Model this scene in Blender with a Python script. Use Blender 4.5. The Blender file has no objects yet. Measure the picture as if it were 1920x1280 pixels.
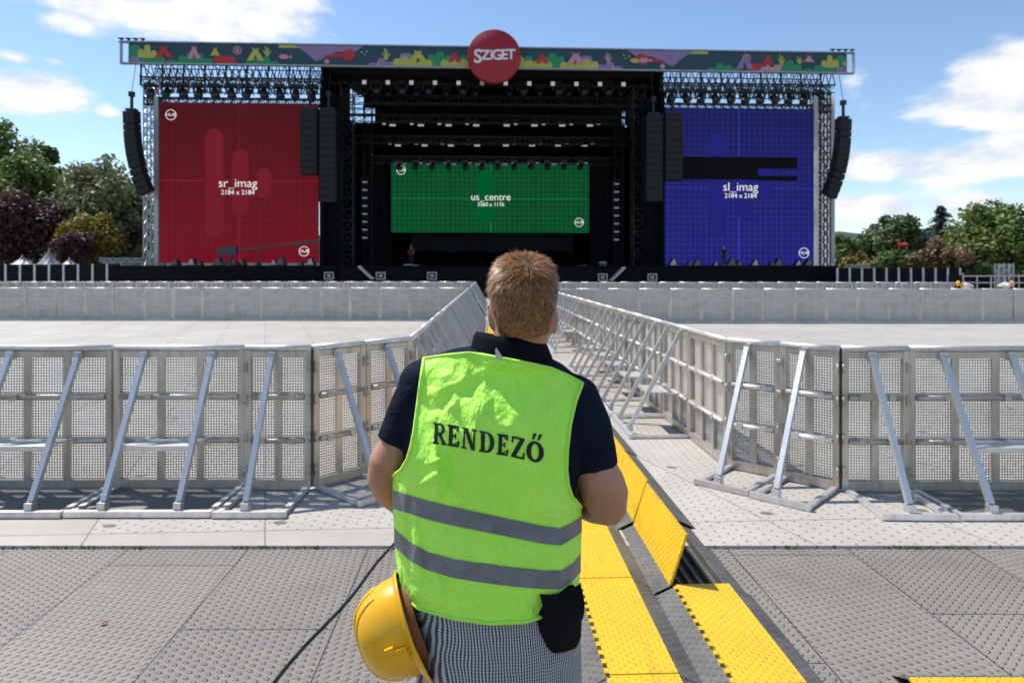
import bpy, bmesh, math, random
from mathutils import Vector, Matrix, noise, Euler
from mathutils.bvhtree import BVHTree
random.seed(7)
scene = bpy.context.scene
COL = scene.collection
F, H, CX, CY = 1280.0, 1.75, 960.0, 508.0
R = math.radians

def W(px, py, Y):
    return Vector(((px-CX)/F*Y, Y, H-(py-CY)/F*Y))

def lin(r, g, b):
    f = lambda c: (c/255/12.92 if c/255 <= .04045 else ((c/255+.055)/1.055)**2.4)
    return (f(r), f(g), f(b), 1)

ORD = ['first','second','third','fourth','fifth','sixth','seventh','eighth','ninth','tenth','eleventh','twelfth','thirteenth',
       'fourteenth','fifteenth','sixteenth','seventeenth','eighteenth','nineteenth','twentieth','twenty-first','twenty-second',
       'twenty-third','twenty-fourth','twenty-fifth','twenty-sixth','twenty-seventh','twenty-eighth','twenty-ninth','thirtieth']

# ------------------------------------------------------------------ node helpers
class NT:
    def __init__(s, tree): s.t = tree; s.n = tree.nodes; s.l = tree.links
    def node(s, typ, **kw):
        n = s.n.new(typ)
        for k, v in kw.items(): setattr(n, k, v)
        return n
    def inp(s, sock, v):
        if isinstance(v, bpy.types.NodeSocket): s.l.new(v, sock)
        else: sock.default_value = v
    def m(s, op, a, b=None, c=None, clamp=False):
        n = s.node('ShaderNodeMath', operation=op); n.use_clamp = clamp
        s.inp(n.inputs[0], a)
        if b is not None: s.inp(n.inputs[1], b)
        if c is not None: s.inp(n.inputs[2], c)
        return n.outputs[0]
    def coords(s, kind='Object'):
        return s.node('ShaderNodeTexCoord').outputs[kind]
    def sep(s, v):
        n = s.node('ShaderNodeSeparateXYZ'); s.l.new(v, n.inputs[0]); return n.outputs
    def comb(s, x, y, z):
        n = s.node('ShaderNodeCombineXYZ')
        for i, q in enumerate((x, y, z)): s.inp(n.inputs[i], q)
        return n.outputs[0]
    def noise(s, v, scale, detail=4, rough=.55):
        n = s.node('ShaderNodeTexNoise'); s.l.new(v, n.inputs['Vector'])
        n.inputs['Scale'].default_value = scale; n.inputs['Detail'].default_value = detail
        n.inputs['Roughness'].default_value = rough
        return n.outputs['Fac']
    def maprange(s, v, a, b, c=0., d=1., smooth=False):
        n = s.node('ShaderNodeMapRange'); n.interpolation_type = 'SMOOTHSTEP' if smooth else 'LINEAR'
        s.inp(n.inputs[0], v)
        for i, q in enumerate((a, b, c, d)): s.inp(n.inputs[1+i], q)
        return n.outputs[0]
    def mix(s, f, a, b):
        n = s.node('ShaderNodeMix', data_type='RGBA'); s.inp(n.inputs[0], f)
        s.inp(n.inputs[6], a); s.inp(n.inputs[7], b); return n.outputs[2]
    def vscale(s, v, vec):
        n = s.node('ShaderNodeMapping'); s.l.new(v, n.inputs[0]); n.inputs['Scale'].default_value = vec; return n.outputs[0]
    def rotz(s, v, a, sc=1.):
        n = s.node('ShaderNodeMapping'); s.l.new(v, n.inputs[0]); n.inputs['Rotation'].default_value = (0, 0, a)
        n.inputs['Scale'].default_value = (sc, sc, sc); return n.outputs[0]
    def bump(s, h, strength=.3, dist=.01):
        n = s.node('ShaderNodeBump'); s.l.new(h, n.inputs['Height'])
        n.inputs['Strength'].default_value = strength; n.inputs['Distance'].default_value = dist
        return n.outputs[0]

def mat(name):
    m = bpy.data.materials.new(name); m.use_nodes = True
    t = NT(m.node_tree); b = t.n['Principled BSDF']
    return m, t, b

def simple(name, col, rough=.6, metal=0., var=.25, scale=6., bump=0., bscale=40., spec=None, bdist=.004):
    m, t, b = mat(name)
    co = t.coords()
    n = t.noise(co, scale, 5)
    f = t.maprange(n, .3, .7)
    c = col if len(col) == 4 else (*col, 1)
    d = tuple(x*(1-var) for x in c[:3])+(1,)
    l = tuple(min(1, x*(1+var*.6)) for x in c[:3])+(1,)
    t.l.new(t.mix(f, d, l), b.inputs['Base Color'])
    b.inputs['Roughness'].default_value = rough; b.inputs['Metallic'].default_value = metal
    if spec is not None: b.inputs['Specular IOR Level'].default_value = spec
    if bump: t.l.new(t.bump(t.noise(co, bscale, 4), bump, bdist), b.inputs['Normal'])
    return m

M = {}
def cloth_mat():
    m, t, b = mat('white_scrim'); b.inputs['Base Color'].default_value = (.78, .78, .8, 1); b.inputs['Roughness'].default_value = .85
    tl = t.node('ShaderNodeBsdfTranslucent'); tl.inputs[0].default_value = (.85, .85, .87, 1); mx = t.node('ShaderNodeMixShader'); mx.inputs[0].default_value = .6
    t.l.new(b.outputs[0], mx.inputs[1]); t.l.new(tl.outputs[0], mx.inputs[2]); t.l.new(mx.outputs[0], t.n['Material Output'].inputs[0]); return m
# ------------------------------------------------------------------ materials
def make_materials():
    # aluminium with dirt
    def alu(name, c, rough, dirt):
        m, t, b = mat(name); co = t.coords()
        geo = t.node('ShaderNodeNewGeometry').outputs['Position']
        n1 = t.maprange(t.noise(geo, 2.3, 6, .65), .42, .72)
        n2 = t.maprange(t.noise(t.vscale(geo, (18, 18, 2.5)), 1., 5), .45, .75)
        f = t.m('MULTIPLY', t.m('ADD', n1, n2), .5, clamp=True)
        rv = t.node('ShaderNodeObjectInfo').outputs['Random']
        c0 = t.mix(rv, tuple(x*.86 for x in c)+(1,), tuple(min(1, x*1.08) for x in c)+(1,))
        t.l.new(t.mix(t.m('MULTIPLY', f, dirt), c0, (.27, .215, .15, 1)), b.inputs['Base Color'])
        b.inputs['Metallic'].default_value = .75
        t.l.new(t.maprange(f, 0, 1, rough, rough+.25), b.inputs['Roughness'])
        t.l.new(t.bump(t.noise(co, 25, 3), .15, .004), b.inputs['Normal'])
        return m
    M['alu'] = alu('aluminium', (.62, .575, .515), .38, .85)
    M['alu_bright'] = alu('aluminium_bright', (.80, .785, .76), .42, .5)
    M['alu_plate_shade'] = alu('aluminium_plate_shade', (.26, .26, .26), .5, .8)  # plate metal darkened, the barrier's shadow put into its colour
    M['steel'] = alu('galvanised_steel', (.66, .67, .69), .38, .35)
    # perforated sheet
    m, t, b = mat('perforated_sheet'); co = t.sep(t.coords())
    p = .0215
    gx = t.m('DIVIDE', co[0], p); gz = t.m('DIVIDE', co[2], p)
    fx = t.m('SUBTRACT', t.m('FRACT', gx), .5); fz = t.m('SUBTRACT', t.m('FRACT', gz), .5)
    d = t.m('SQRT', t.m('ADD', t.m('MULTIPLY', fx, fx), t.m('MULTIPLY', fz, fz)))
    hole = t.m('LESS_THAN', d, .345)
    geo = t.node('ShaderNodeNewGeometry').outputs['Position']
    f = t.maprange(t.noise(geo, 1.7, 5), .4, .7)
    t.l.new(t.mix(f, (.60, .58, .54, 1), (.46, .41, .34, 1)), b.inputs['Base Color'])
    b.inputs['Metallic'].default_value = .6; b.inputs['Roughness'].default_value = .5
    tr = t.node('ShaderNodeBsdfTransparent'); mx = t.node('ShaderNodeMixShader')
    t.l.new(hole, mx.inputs[0]); t.l.new(b.outputs[0], mx.inputs[1]); t.l.new(tr.outputs[0], mx.inputs[2])
    t.l.new(mx.outputs[0], t.n['Material Output'].inputs[0])
    M['perf'] = m

    m, t, b = mat('sheet_front'); co = t.coords(); v = t.sep(co); geo = t.node('ShaderNodeNewGeometry').outputs['Position']
    rv = t.node('ShaderNodeObjectInfo').outputs['Random']
    fx = t.m('ABSOLUTE', t.m('SUBTRACT', t.m('FRACT', t.m('ADD', t.m('DIVIDE', v[0], .317), .5)), .5)); fz = t.m('ABSOLUTE', t.m('SUBTRACT', t.m('FRACT', t.m('DIVIDE', t.m('SUBTRACT', v[2], .045), .35)), .5))
    bars = t.m('MAXIMUM', t.m('GREATER_THAN', fx, .42), t.m('GREATER_THAN', fz, .43))
    n1 = t.maprange(t.noise(t.vscale(geo, (2.2, 2.2, 5)), 1., 6, .65), .35, .7)
    base = t.mix(n1, (.52, .495, .455, 1), (.37, .34, .30, 1)); base = t.mix(t.m('MULTIPLY', bars, .5), base, (.56, .545, .52, 1)); base = t.mix(t.m('MULTIPLY', rv, .35), base, (.52, .50, .47, 1))
    t.l.new(base, b.inputs['Base Color']); b.inputs['Roughness'].default_value = .6; b.inputs['Metallic'].default_value = .1
    t.l.new(t.bump(t.noise(co, 5, 3), .25, .01), b.inputs['Normal']); M['sheet_front'] = m
    # grey studded mats
    m, t, b = mat('grey_mat'); co = t.coords()
    xy = t.sep(co)
    pw, pl = .76, 1.9
    col_i = t.m('FLOOR', t.m('DIVIDE', t.m('ADD', xy[0], t.m('MULTIPLY', xy[1], .035)), pw))
    odd = t.m('MODULO', t.m('ABSOLUTE', col_i), 2.)
    xs = t.m('ADD', xy[0], t.m('MULTIPLY', xy[1], .035))
    ys = t.m('ADD', xy[1], t.m('MULTIPLY', col_i, .73))
    fx = t.m('FRACT', t.m('DIVIDE', xs, pw)); fy = t.m('FRACT', t.m('DIVIDE', ys, pl))
    ex = t.m('MINIMUM', fx, t.m('SUBTRACT', 1., fx)); ey = t.m('MINIMUM', fy, t.m('SUBTRACT', 1., fy))
    seam = t.m('MAXIMUM', t.m('LESS_THAN', t.m('MULTIPLY', ex, pw), .0045), t.m('LESS_THAN', t.m('MULTIPLY', ey, pl), .0045))
    def studs(ang):
        v = t.sep(t.rotz(co, ang))
        row = t.m('FLOOR', t.m('DIVIDE', v[1], .036))
        sh = t.m('MULTIPLY', t.m('MODULO', t.m('ABSOLUTE', row), 2.), .5)
        a = t.m('SUBTRACT', t.m('FRACT', t.m('ADD', t.m('DIVIDE', v[0], .055), sh)), .5)
        c = t.m('SUBTRACT', t.m('FRACT', t.m('DIVIDE', v[1], .036)), .5)
        a = t.m('MULTIPLY', a, .055/.0175); c = t.m('MULTIPLY', c, .036/.0095)
        return t.m('SUBTRACT', 1., t.m('ADD', t.m('MULTIPLY', a, a), t.m('MULTIPLY', c, c)), clamp=True)
    s1, s2 = studs(.55), studs(-.75)
    st = t.m('ADD', t.m('MULTIPLY', s1, t.m('SUBTRACT', 1., odd)), t.m('MULTIPLY', s2, odd))
    st = t.m('SQRT', st)
    pan = t.node('ShaderNodeTexWhiteNoise'); pan.noise_dimensions = '2D'
    t.l.new(t.comb(col_i, t.m('FLOOR', t.m('DIVIDE', ys, pl)), 0.), pan.inputs['Vector'])
    pv = pan.outputs['Value']
    n1 = t.maprange(t.noise(co, 1.6, 6, .62), .3, .72)
    n2 = t.maprange(t.noise(co, 45, 3), .3, .7)
    base = t.mix(n1, (.165, .150, .128, 1), (.315, .280, .232, 1))
    base = t.mix(t.m('MULTIPLY', pv, .55), base, (.33, .295, .25, 1))
    n5 = t.maprange(t.noise(co, .8, 7, .7), .50, .72); base = t.mix(t.m('MULTIPLY', n5, .55), base, (.10, .092, .082, 1))
    n6 = t.maprange(t.noise(t.vscale(t.rotz(co, .3), (1.2, 5, 1)), 1.7, 6, .7), .56, .74); base = t.mix(t.m('MULTIPLY', n6, .4), base, (.38, .335, .275, 1))
    base = t.mix(t.m('MULTIPLY', n2, .22), base, (.12, .115, .11, 1))
    base = t.mix(t.m('MULTIPLY', st, .25), base, (.21, .20, .185, 1))
    base = t.mix(t.m('MULTIPLY', seam, .8), base, (.03, .03, .03, 1))
    t.l.new(base, b.inputs['Base Color']); b.inputs['Roughness'].default_value = .5
    hgt = t.m('SUBTRACT', t.m('MULTIPLY', st, 1.), t.m('MULTIPLY', seam, 1.2))
    t.l.new(t.bump(hgt, 1., .015), b.inputs['Normal'])
    M['mat_grey'] = m

    # white composite panels
    m, t, b = mat('white_panels'); co = t.coords(); xy = t.sep(co)
    xs = t.m('ADD', t.m('MULTIPLY', xy[0], .94), t.m('MULTIPLY', xy[1], .34)); ys = t.m('SUBTRACT', t.m('MULTIPLY', xy[1], .94), t.m('MULTIPLY', xy[0], .05))
    pw, pl = 1.1, 2.2
    ci = t.m('FLOOR', t.m('DIVIDE', xs, pw)); cj = t.m('FLOOR', t.m('DIVIDE', ys, pl))
    fx = t.m('FRACT', t.m('DIVIDE', xs, pw)); fy = t.m('FRACT', t.m('DIVIDE', ys, pl))
    ex = t.m('MINIMUM', fx, t.m('SUBTRACT', 1., fx)); ey = t.m('MINIMUM', fy, t.m('SUBTRACT', 1., fy))
    seam = t.m('MAXIMUM', t.m('LESS_THAN', t.m('MULTIPLY', ex, pw), .006), t.m('LESS_THAN', t.m('MULTIPLY', ey, pl), .006))
    wn = t.node('ShaderNodeTexWhiteNoise'); wn.noise_dimensions = '2D'; t.l.new(t.comb(ci, cj, 0.), wn.inputs['Vector'])
    dotted = t.m('GREATER_THAN', wn.outputs['Value'], .45)
    v = t.sep(t.rotz(co, .45))
    row = t.m('FLOOR', t.m('DIVIDE', v[1], .085)); sh = t.m('MULTIPLY', t.m('MODULO', t.m('ABSOLUTE', row), 2.), .5)
    a = t.m('MULTIPLY', t.m('SUBTRACT', t.m('FRACT', t.m('ADD', t.m('DIVIDE', v[0], .085), sh)), .5), .085)
    c = t.m('MULTIPLY', t.m('SUBTRACT', t.m('FRACT', t.m('DIVIDE', v[1], .085)), .5), .085)
    dd = t.m('SQRT', t.m('ADD', t.m('MULTIPLY', a, a), t.m('MULTIPLY', c, c)))
    dot = t.m('MULTIPLY', t.m('LESS_THAN', dd, .010), dotted)
    la = t.m('DIVIDE', t.m('SUBTRACT', fx, .09), .042); lb = t.m('DIVIDE', t.m('SUBTRACT', t.m('FRACT', t.m('MULTIPLY', fy, 2.)), .12), .030)
    lug = t.m('LESS_THAN', t.m('ADD', t.m('MULTIPLY', la, la), t.m('MULTIPLY', lb, lb)), 1.)
    n1 = t.maprange(t.noise(co, .55, 7, .65), .35, .7); n2 = t.maprange(t.noise(co, 9, 6, .7), .42, .75)
    sp = t.maprange(t.noise(co, 60, 2), .62, .72)
    scr = t.maprange(t.noise(t.vscale(t.rotz(co, .5), (60, 3, 1)), 1., 3), .62, .7)
    base = t.mix(n1, (.52, .485, .435, 1), (.385, .345, .29, 1))
    n4 = t.maprange(t.noise(t.vscale(co, (.5, 1.6, 1)), 1.3, 8, .72), .48, .72); base = t.mix(t.m('MULTIPLY', n4, .5), base, (.33, .285, .225, 1)); base = t.mix(t.m('MULTIPLY', n2, .4), base, (.37, .32, .25, 1))
    base = t.mix(t.m('MULTIPLY', sp, .35), base, (.25, .22, .18, 1))
    base = t.mix(t.m('MULTIPLY', scr, .25), base, (.3, .28, .25, 1))
    base = t.mix(t.m('MULTIPLY', wn.outputs['Value'], .18), base, (.66, .65, .63, 1))
    hol = t.m('MAXIMUM', dot, lug)
    base = t.mix(t.m('MULTIPLY', hol, .75), base, (.06, .055, .05, 1))
    base = t.mix(t.m('MULTIPLY', seam, .65), base, (.12, .11, .10, 1))
    t.l.new(base, b.inputs['Base Color']); b.inputs['Roughness'].default_value = .55
    hg = t.m('SUBTRACT', t.m('MULTIPLY', n2, .15), t.m('ADD', hol, seam))
    t.l.new(t.bump(hg, .6, .006), b.inputs['Normal'])
    M['panel_white'] = m

    # grass ground
    m, t, b = mat('meadow'); co = t.coords()
    n1 = t.maprange(t.noise(co, .05, 6), .35, .65); n2 = t.maprange(t.noise(co, 1.3, 5), .3, .7)
    base = t.mix(n1, (.085, .10, .035, 1), (.20, .16, .09, 1)); base = t.mix(t.m('MULTIPLY', n2, .5), base, (.05, .07, .02, 1))
    t.l.new(base, b.inputs['Base Color']); b.inputs['Roughness'].default_value = .9
    M['meadow'] = m
    m, t, b = mat('far_hill_forest'); co = t.coords()
    n1 = t.maprange(t.noise(co, .012, 6), .35, .65)
    t.l.new(t.mix(n1, (.026, .048, .046, 1), (.045, .068, .060, 1)), b.inputs['Base Color']); b.inputs['Roughness'].default_value = 1  # bluish green puts the distance haze into the forest colour
    M['hill'] = m

    # rubber ramp & lid with studs
    def studded(name, c0, c1, rough, pitch, dcol):
        m, t, b = mat(name); co = t.coords(); v = t.sep(t.rotz(co, R(45)))
        a = t.m('MULTIPLY', t.m('SUBTRACT', t.m('FRACT', t.m('DIVIDE', v[0], pitch)), .5), 1/.30)
        c = t.m('MULTIPLY', t.m('SUBTRACT', t.m('FRACT', t.m('DIVIDE', v[1], pitch)), .5), 1/.20)
        s = t.m('SQRT', t.m('SUBTRACT', 1., t.m('ADD', t.m('MULTIPLY', a, a), t.m('MULTIPLY', c, c)), clamp=True))
        geo = t.node('ShaderNodeNewGeometry').outputs['Position']
        n = t.maprange(t.noise(geo, 3.5, 7, .65), .35, .7)
        base = t.mix(n, c0, c1)
        base = t.mix(t.m('MULTIPLY', s, .25), base, dcol)
        dirt = t.maprange(t.noise(geo, 22, 5, .7), .55, .75)
        base = t.mix(t.m('MULTIPLY', dirt, .45), base, (.2, .16, .10, 1)); tyre = t.maprange(t.noise(t.vscale(geo, (14, 1.1, 1)), 1., 4, .6), .60, .74); base = t.mix(t.m('MULTIPLY', tyre, .28), base, (.10, .085, .06, 1))
        t.l.new(base, b.inputs['Base Color']); b.inputs['Roughness'].default_value = rough
        t.l.new(t.bump(s, .9, .005), b.inputs['Normal'])
        return m
    M['rubber'] = studded('black_rubber', (.075, .073, .070, 1), (.17, .16, .145, 1), .6, .035, (.03, .03, .03, 1))
    M['yellow_lid'] = studded('yellow_lid', (.80, .50, .012, 1), (.72, .43, .016, 1), .45, .034, (.60, .33, .01, 1))
    M['yellow_teeth'] = simple('yellow_plastic', (.78, .47, .012), .45)
    M['black_plastic'] = simple('black_plastic', (.018, .018, .019), .45)
    M['cable'] = simple('black_cable', (.012, .012, .012), .5)

    # vest
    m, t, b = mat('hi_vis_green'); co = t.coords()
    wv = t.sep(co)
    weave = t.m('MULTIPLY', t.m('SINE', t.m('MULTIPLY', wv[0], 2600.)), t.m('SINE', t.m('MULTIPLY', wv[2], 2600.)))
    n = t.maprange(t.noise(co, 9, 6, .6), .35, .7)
    base = t.mix(n, (.56, 1.16, .115, 1), (.64, 1.22, .135, 1))  # over-full green puts the fabric's fluorescent glow into the base colour
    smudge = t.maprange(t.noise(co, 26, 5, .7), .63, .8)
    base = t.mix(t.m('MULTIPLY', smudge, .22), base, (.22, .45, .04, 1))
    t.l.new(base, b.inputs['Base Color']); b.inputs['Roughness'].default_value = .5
    b.inputs['Sheen Weight'].default_value = .1
    b.inputs['Specular IOR Level'].default_value = .3
    cr = t.noise(co, 30, 5, .6)
    cr2 = t.noise(t.vscale(co, (22, 22, 9)), 1., 4, .55)
    h = t.m('ADD', t.m('ADD', t.m('MULTIPLY', t.m('ABSOLUTE', t.m('SUBTRACT', cr, .5)), 1.0), t.m('MULTIPLY', t.m('ABSOLUTE', t.m('SUBTRACT', cr2, .5)), 2.2)), t.m('MULTIPLY', weave, .01))
    bp = t.bump(h, .7, .011); t.l.new(bp, b.inputs['Normal'])
    tl = t.node('ShaderNodeBsdfTranslucent'); tl.inputs[0].default_value = (.45, 1., .06, 1)
    mx = t.node('ShaderNodeMixShader'); mx.inputs[0].default_value = .06
    t.l.new(b.outputs[0], mx.inputs[1]); t.l.new(tl.outputs[0], mx.inputs[2])
    t.l.new(mx.outputs[0], t.n['Material Output'].inputs[0])
    M['vest'] = m
    M['vest_bind'] = simple('hi_vis_binding', (.54, .99, .11), .6, var=.1)
    m, t, b = mat('reflective_tape'); co = t.coords()
    n = t.maprange(t.noise(co, 22, 6, .65), .35, .7)
    sp = t.maprange(t.noise(co, 160, 2), .64, .7)
    base = t.mix(n, (.16, .165, .18, 1), (.22, .225, .245, 1)); base = t.mix(t.m('MULTIPLY', sp, .35), base, (.06, .06, .06, 1))
    t.l.new(base, b.inputs['Base Color']); b.inputs['Roughness'].default_value = .42
    t.l.new(t.bump(t.noise(co, 40, 4), .2, .004), b.inputs['Normal'])
    M['tape'] = m
    M['print_black'] = simple('black_print', (.008, .008, .009), .6, var=.3)
    # navy shirt with fine ribs
    m, t, b = mat('navy_cotton'); co = t.coords(); v = t.sep(co)
    rib = t.m('SINE', t.m('MULTIPLY', t.m('ADD', v[2], t.m('MULTIPLY', v[0], .4)), 1100.))
    n = t.maprange(t.noise(co, 12, 5), .3, .7)
    t.l.new(t.mix(n, (.006, .008, .019, 1), (.012, .016, .034, 1)), b.inputs['Base Color'])
    b.inputs['Roughness'].default_value = .9; b.inputs['Specular IOR Level'].default_value = .12
    fold = t.noise(t.vscale(co, (14, 14, 34)), 1., 4)
    t.l.new(t.bump(t.m('ADD', t.m('MULTIPLY', rib, .008), fold), .7, .012), b.inputs['Normal'])
    M['navy'] = m
    M['collar'] = simple('dark_collar', (.004, .0075, .011), .9, var=.3, bump=.2, bscale=120, spec=.08)
    # skin
    m, t, b = mat('skin'); co = t.coords()
    n = t.maprange(t.noise(co, 14, 5), .3, .7); fr = t.maprange(t.noise(co, 130, 2), .70, .76)
    base = t.mix(n, (.40, .175, .095, 1), (.54, .265, .16, 1)); base = t.mix(t.m('MULTIPLY', fr, .45), base, (.16, .06, .03, 1))
    t.l.new(base, b.inputs['Base Color']); b.inputs['Roughness'].default_value = .48
    b.inputs['Subsurface Weight'].default_value = .12; b.inputs['Subsurface Radius'].default_value = (.01, .004, .002)
    t.l.new(t.bump(t.noise(co, 220, 3), .12, .002), b.inputs['Normal'])
    M['skin'] = m
    # hair
    m, t, b = mat('hair_brown'); co = t.coords()
    n = t.maprange(t.noise(co, 130, 4), .3, .72)
    t.l.new(t.mix(n, (.13, .048, .015, 1), (.50, .245, .09, 1)), b.inputs['Base Color'])
    b.inputs['Roughness'].default_value = .42; b.inputs['Specular IOR Level'].default_value = .4
    M['hair'] = m
    M['scalp'] = simple('hair_roots', (.10, .052, .026), .7, var=.4, scale=60)
    # check trousers
    m, t, b = mat('check_trousers'); co = t.coords(); v = t.sep(co)
    s = .0060
    u_ = t.m('ADD', t.m('ADD', v[0], t.m('MULTIPLY', v[1], .8)), t.m('MULTIPLY', t.noise(co, 9, 2), .02)); w_ = t.m('ADD', v[2], t.m('MULTIPLY', t.noise(co, 7, 2), .02))
    a = t.m('GREATER_THAN', t.m('FRACT', t.m('DIVIDE', u_, s)), .5); c = t.m('GREATER_THAN', t.m('FRACT', t.m('DIVIDE', w_, s)), .5)
    f = t.m('MULTIPLY', t.m('ADD', a, c), .5)
    f = t.m('ADD', t.m('MULTIPLY', a, .80), t.m('MULTIPLY', c, .20)); f = t.maprange(f, 0., 1., .03, 1.)
    t.l.new(t.mix(f, (.012, .013, .018, 1), (.52, .53, .56, 1)), b.inputs['Base Color']); b.inputs['Roughness'].default_value = .85
    t.l.new(t.bump(t.noise(t.vscale(co, (9, 9, 5)), 1., 4), .6, .02), b.inputs['Normal'])
    M['check'] = m
    M['pouch'] = simple('black_cloth_pouch', (.007, .007, .008), .9, bump=.6, bscale=22, bdist=.012, spec=.15)
    M['leather'] = simple('black_leather', (.012, .011, .010), .5)
    m, t, b = mat('hard_hat_yellow'); co = t.coords()
    n = t.maprange(t.noise(co, 18, 6, .65), .4, .75); sc = t.maprange(t.noise(t.vscale(co, (200, 12, 30)), 1., 2), .66, .7)
    base = t.mix(n, (.86, .46, .008, 1), (.78, .38, .007, 1)); base = t.mix(t.m('MULTIPLY', sc, .35), base, (.45, .26, .05, 1))
    t.l.new(base, b.inputs['Base Color']); b.inputs['Roughness'].default_value = .28
    t.l.new(t.bump(t.noise(co, 30, 3), .05, .003), b.inputs['Normal'])
    M['hat'] = m
    M['hat_band'] = simple('brown_headband', (.22, .07, .02), .7)
    # stage
    M['stage_black'] = simple('stage_black', (.0055, .0055, .0065), .85, spec=.15)
    M['drape'] = simple('black_drape', (.006, .006, .007), .9, spec=.1, bump=.5, bscale=2., bdist=.1)
    M['drape_grey'] = simple('charcoal_drape', (.016, .017, .020), .9, spec=.1)
    M['scrim'] = simple('black_fence_scrim', (.008, .008, .010), .8, spec=.15)
    M['speaker'] = simple('speaker_black', (.010, .011, .013), .55, spec=.3)
    M['truss_dark'] = simple('dark_truss', (.020, .021, .024), .5, .3)
    M['truss_light'] = simple('light_truss', (.38, .39, .41), .42, .6)
    M['white_cloth'] = cloth_mat()
    M['fixture'] = simple('fixture_black', (.014, .016, .02), .45)
    M['lens'] = simple('fixture_glass', (.05, .07, .11), .15, .3)
    M['post_white'] = simple('pale_post', (.52, .54, .57), .5)
    M['concrete_dark'] = simple('dark_metal', (.05, .05, .055), .6)
    M['silver_cloth'] = simple('silver_tent_cloth', (.30, .31, .34), .4, .2, bump=.5, bscale=3, bdist=.1)
    M['orange_paint'] = simple('orange_paint', (.75, .09, .03), .5)
    M['bark'] = simple('bark', (.07, .05, .035), .9, scale=8)
    M['leaf_dry'] = simple('dry_leaf', (.35, .16, .07), .8)
    M['tag_white'] = simple('white_tag', (.6, .6, .58), .7)
    M['khaki'] = simple('khaki_cloth', (.25, .19, .1), .9)
    def emit(name, col, s):
        m, t, b = mat(name); e = t.node('ShaderNodeEmission'); e.inputs[0].default_value = col; e.inputs[1].default_value = s
        t.l.new(e.outputs[0], t.n['Material Output'].inputs[0]); return m
    M['lamp_on'] = emit('lamp_face', (.95, .96, 1, 1), .34)
    M['lamp_dim'] = emit('lamp_face_dim', (.8, .82, .9, 1), .16)
    M['screen_text'] = emit('screen_text', (1, .95, .97, 1), .85)
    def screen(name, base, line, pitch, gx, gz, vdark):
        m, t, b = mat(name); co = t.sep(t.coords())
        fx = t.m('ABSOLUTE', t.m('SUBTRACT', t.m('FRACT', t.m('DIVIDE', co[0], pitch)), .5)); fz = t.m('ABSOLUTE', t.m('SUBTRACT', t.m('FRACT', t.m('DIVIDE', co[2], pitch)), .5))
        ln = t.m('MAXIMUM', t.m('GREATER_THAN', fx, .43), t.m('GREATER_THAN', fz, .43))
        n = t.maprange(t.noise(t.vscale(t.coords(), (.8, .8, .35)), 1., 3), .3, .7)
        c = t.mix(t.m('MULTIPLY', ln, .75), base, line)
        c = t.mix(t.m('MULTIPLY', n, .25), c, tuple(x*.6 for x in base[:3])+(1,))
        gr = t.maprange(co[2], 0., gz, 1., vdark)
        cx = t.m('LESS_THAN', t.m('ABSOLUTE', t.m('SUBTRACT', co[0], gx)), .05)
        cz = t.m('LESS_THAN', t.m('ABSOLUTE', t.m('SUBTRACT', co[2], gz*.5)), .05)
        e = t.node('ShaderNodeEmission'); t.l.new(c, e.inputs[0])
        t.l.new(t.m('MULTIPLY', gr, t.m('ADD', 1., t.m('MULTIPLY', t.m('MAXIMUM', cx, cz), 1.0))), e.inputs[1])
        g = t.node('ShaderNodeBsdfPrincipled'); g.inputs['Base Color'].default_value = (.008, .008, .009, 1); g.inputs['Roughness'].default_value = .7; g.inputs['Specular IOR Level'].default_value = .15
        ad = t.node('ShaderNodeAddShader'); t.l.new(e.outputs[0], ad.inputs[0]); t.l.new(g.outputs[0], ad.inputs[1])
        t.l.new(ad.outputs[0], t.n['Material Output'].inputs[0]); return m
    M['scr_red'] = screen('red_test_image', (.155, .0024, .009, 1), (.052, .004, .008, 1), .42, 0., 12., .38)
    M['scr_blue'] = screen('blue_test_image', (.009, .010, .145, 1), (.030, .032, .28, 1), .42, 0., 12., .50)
    M['scr_green'] = screen('green_test_image', (.0008, .048, .012, 1), (.0015, .125, .034, 1), .42, 0., 6., .95)
    M['pill_red'] = emit('red_bar_graphic', (.19, .016, .028, 1), .72)
    M['pill_blue'] = emit('blue_bar_graphic', (.020, .022, .22, 1), .68)
    M['pill_green'] = emit('green_bar_graphic', (.001, .10, .028, 1), .8)
    # banner art
    for k, c in dict(b_navy=(.016, .055, .085), b_green=(.015, .24, .105), b_lime=(.42, .42, .07), b_red=(.42, .025, .035), b_purple=(.24, .17, .36), b_pink=(.50, .25, .30), b_white=(.72, .71, .74), b_disc=(.33, .012, .03)).items():
        M[k] = simple(k.replace('b_', 'banner_'), c, .6, var=.08)
    # leaves
    def leaf(name, c0, c1, c2=None):
        m, t, b = mat(name); co = t.coords()
        n = t.maprange(t.noise(co, .55, 3), .35, .65); n2 = t.maprange(t.noise(co, 6, 2), .3, .7)
        base = t.mix(n, (*c0, 1), (*c1, 1))
        base = t.mix(t.m('MULTIPLY', n2, .5), base, (*(c2 or c0), 1))
        t.l.new(base, b.inputs['Base Color']); b.inputs['Roughness'].default_value = .55
        tl = t.node('ShaderNodeBsdfTranslucent'); t.l.new(base, tl.inputs[0])
        mx = t.node('ShaderNodeMixShader'); mx.inputs[0].default_value = .3
        t.l.new(b.outputs[0], mx.inputs[1]); t.l.new(tl.outputs[0], mx.inputs[2]); t.l.new(mx.outputs[0], t.n['Material Output'].inputs[0])
        return m
    M['lf_dark'] = leaf('leaf_dark_green', (0.0562, 0.1000, 0.0300), (0.1313, 0.1812, 0.0500))
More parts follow.
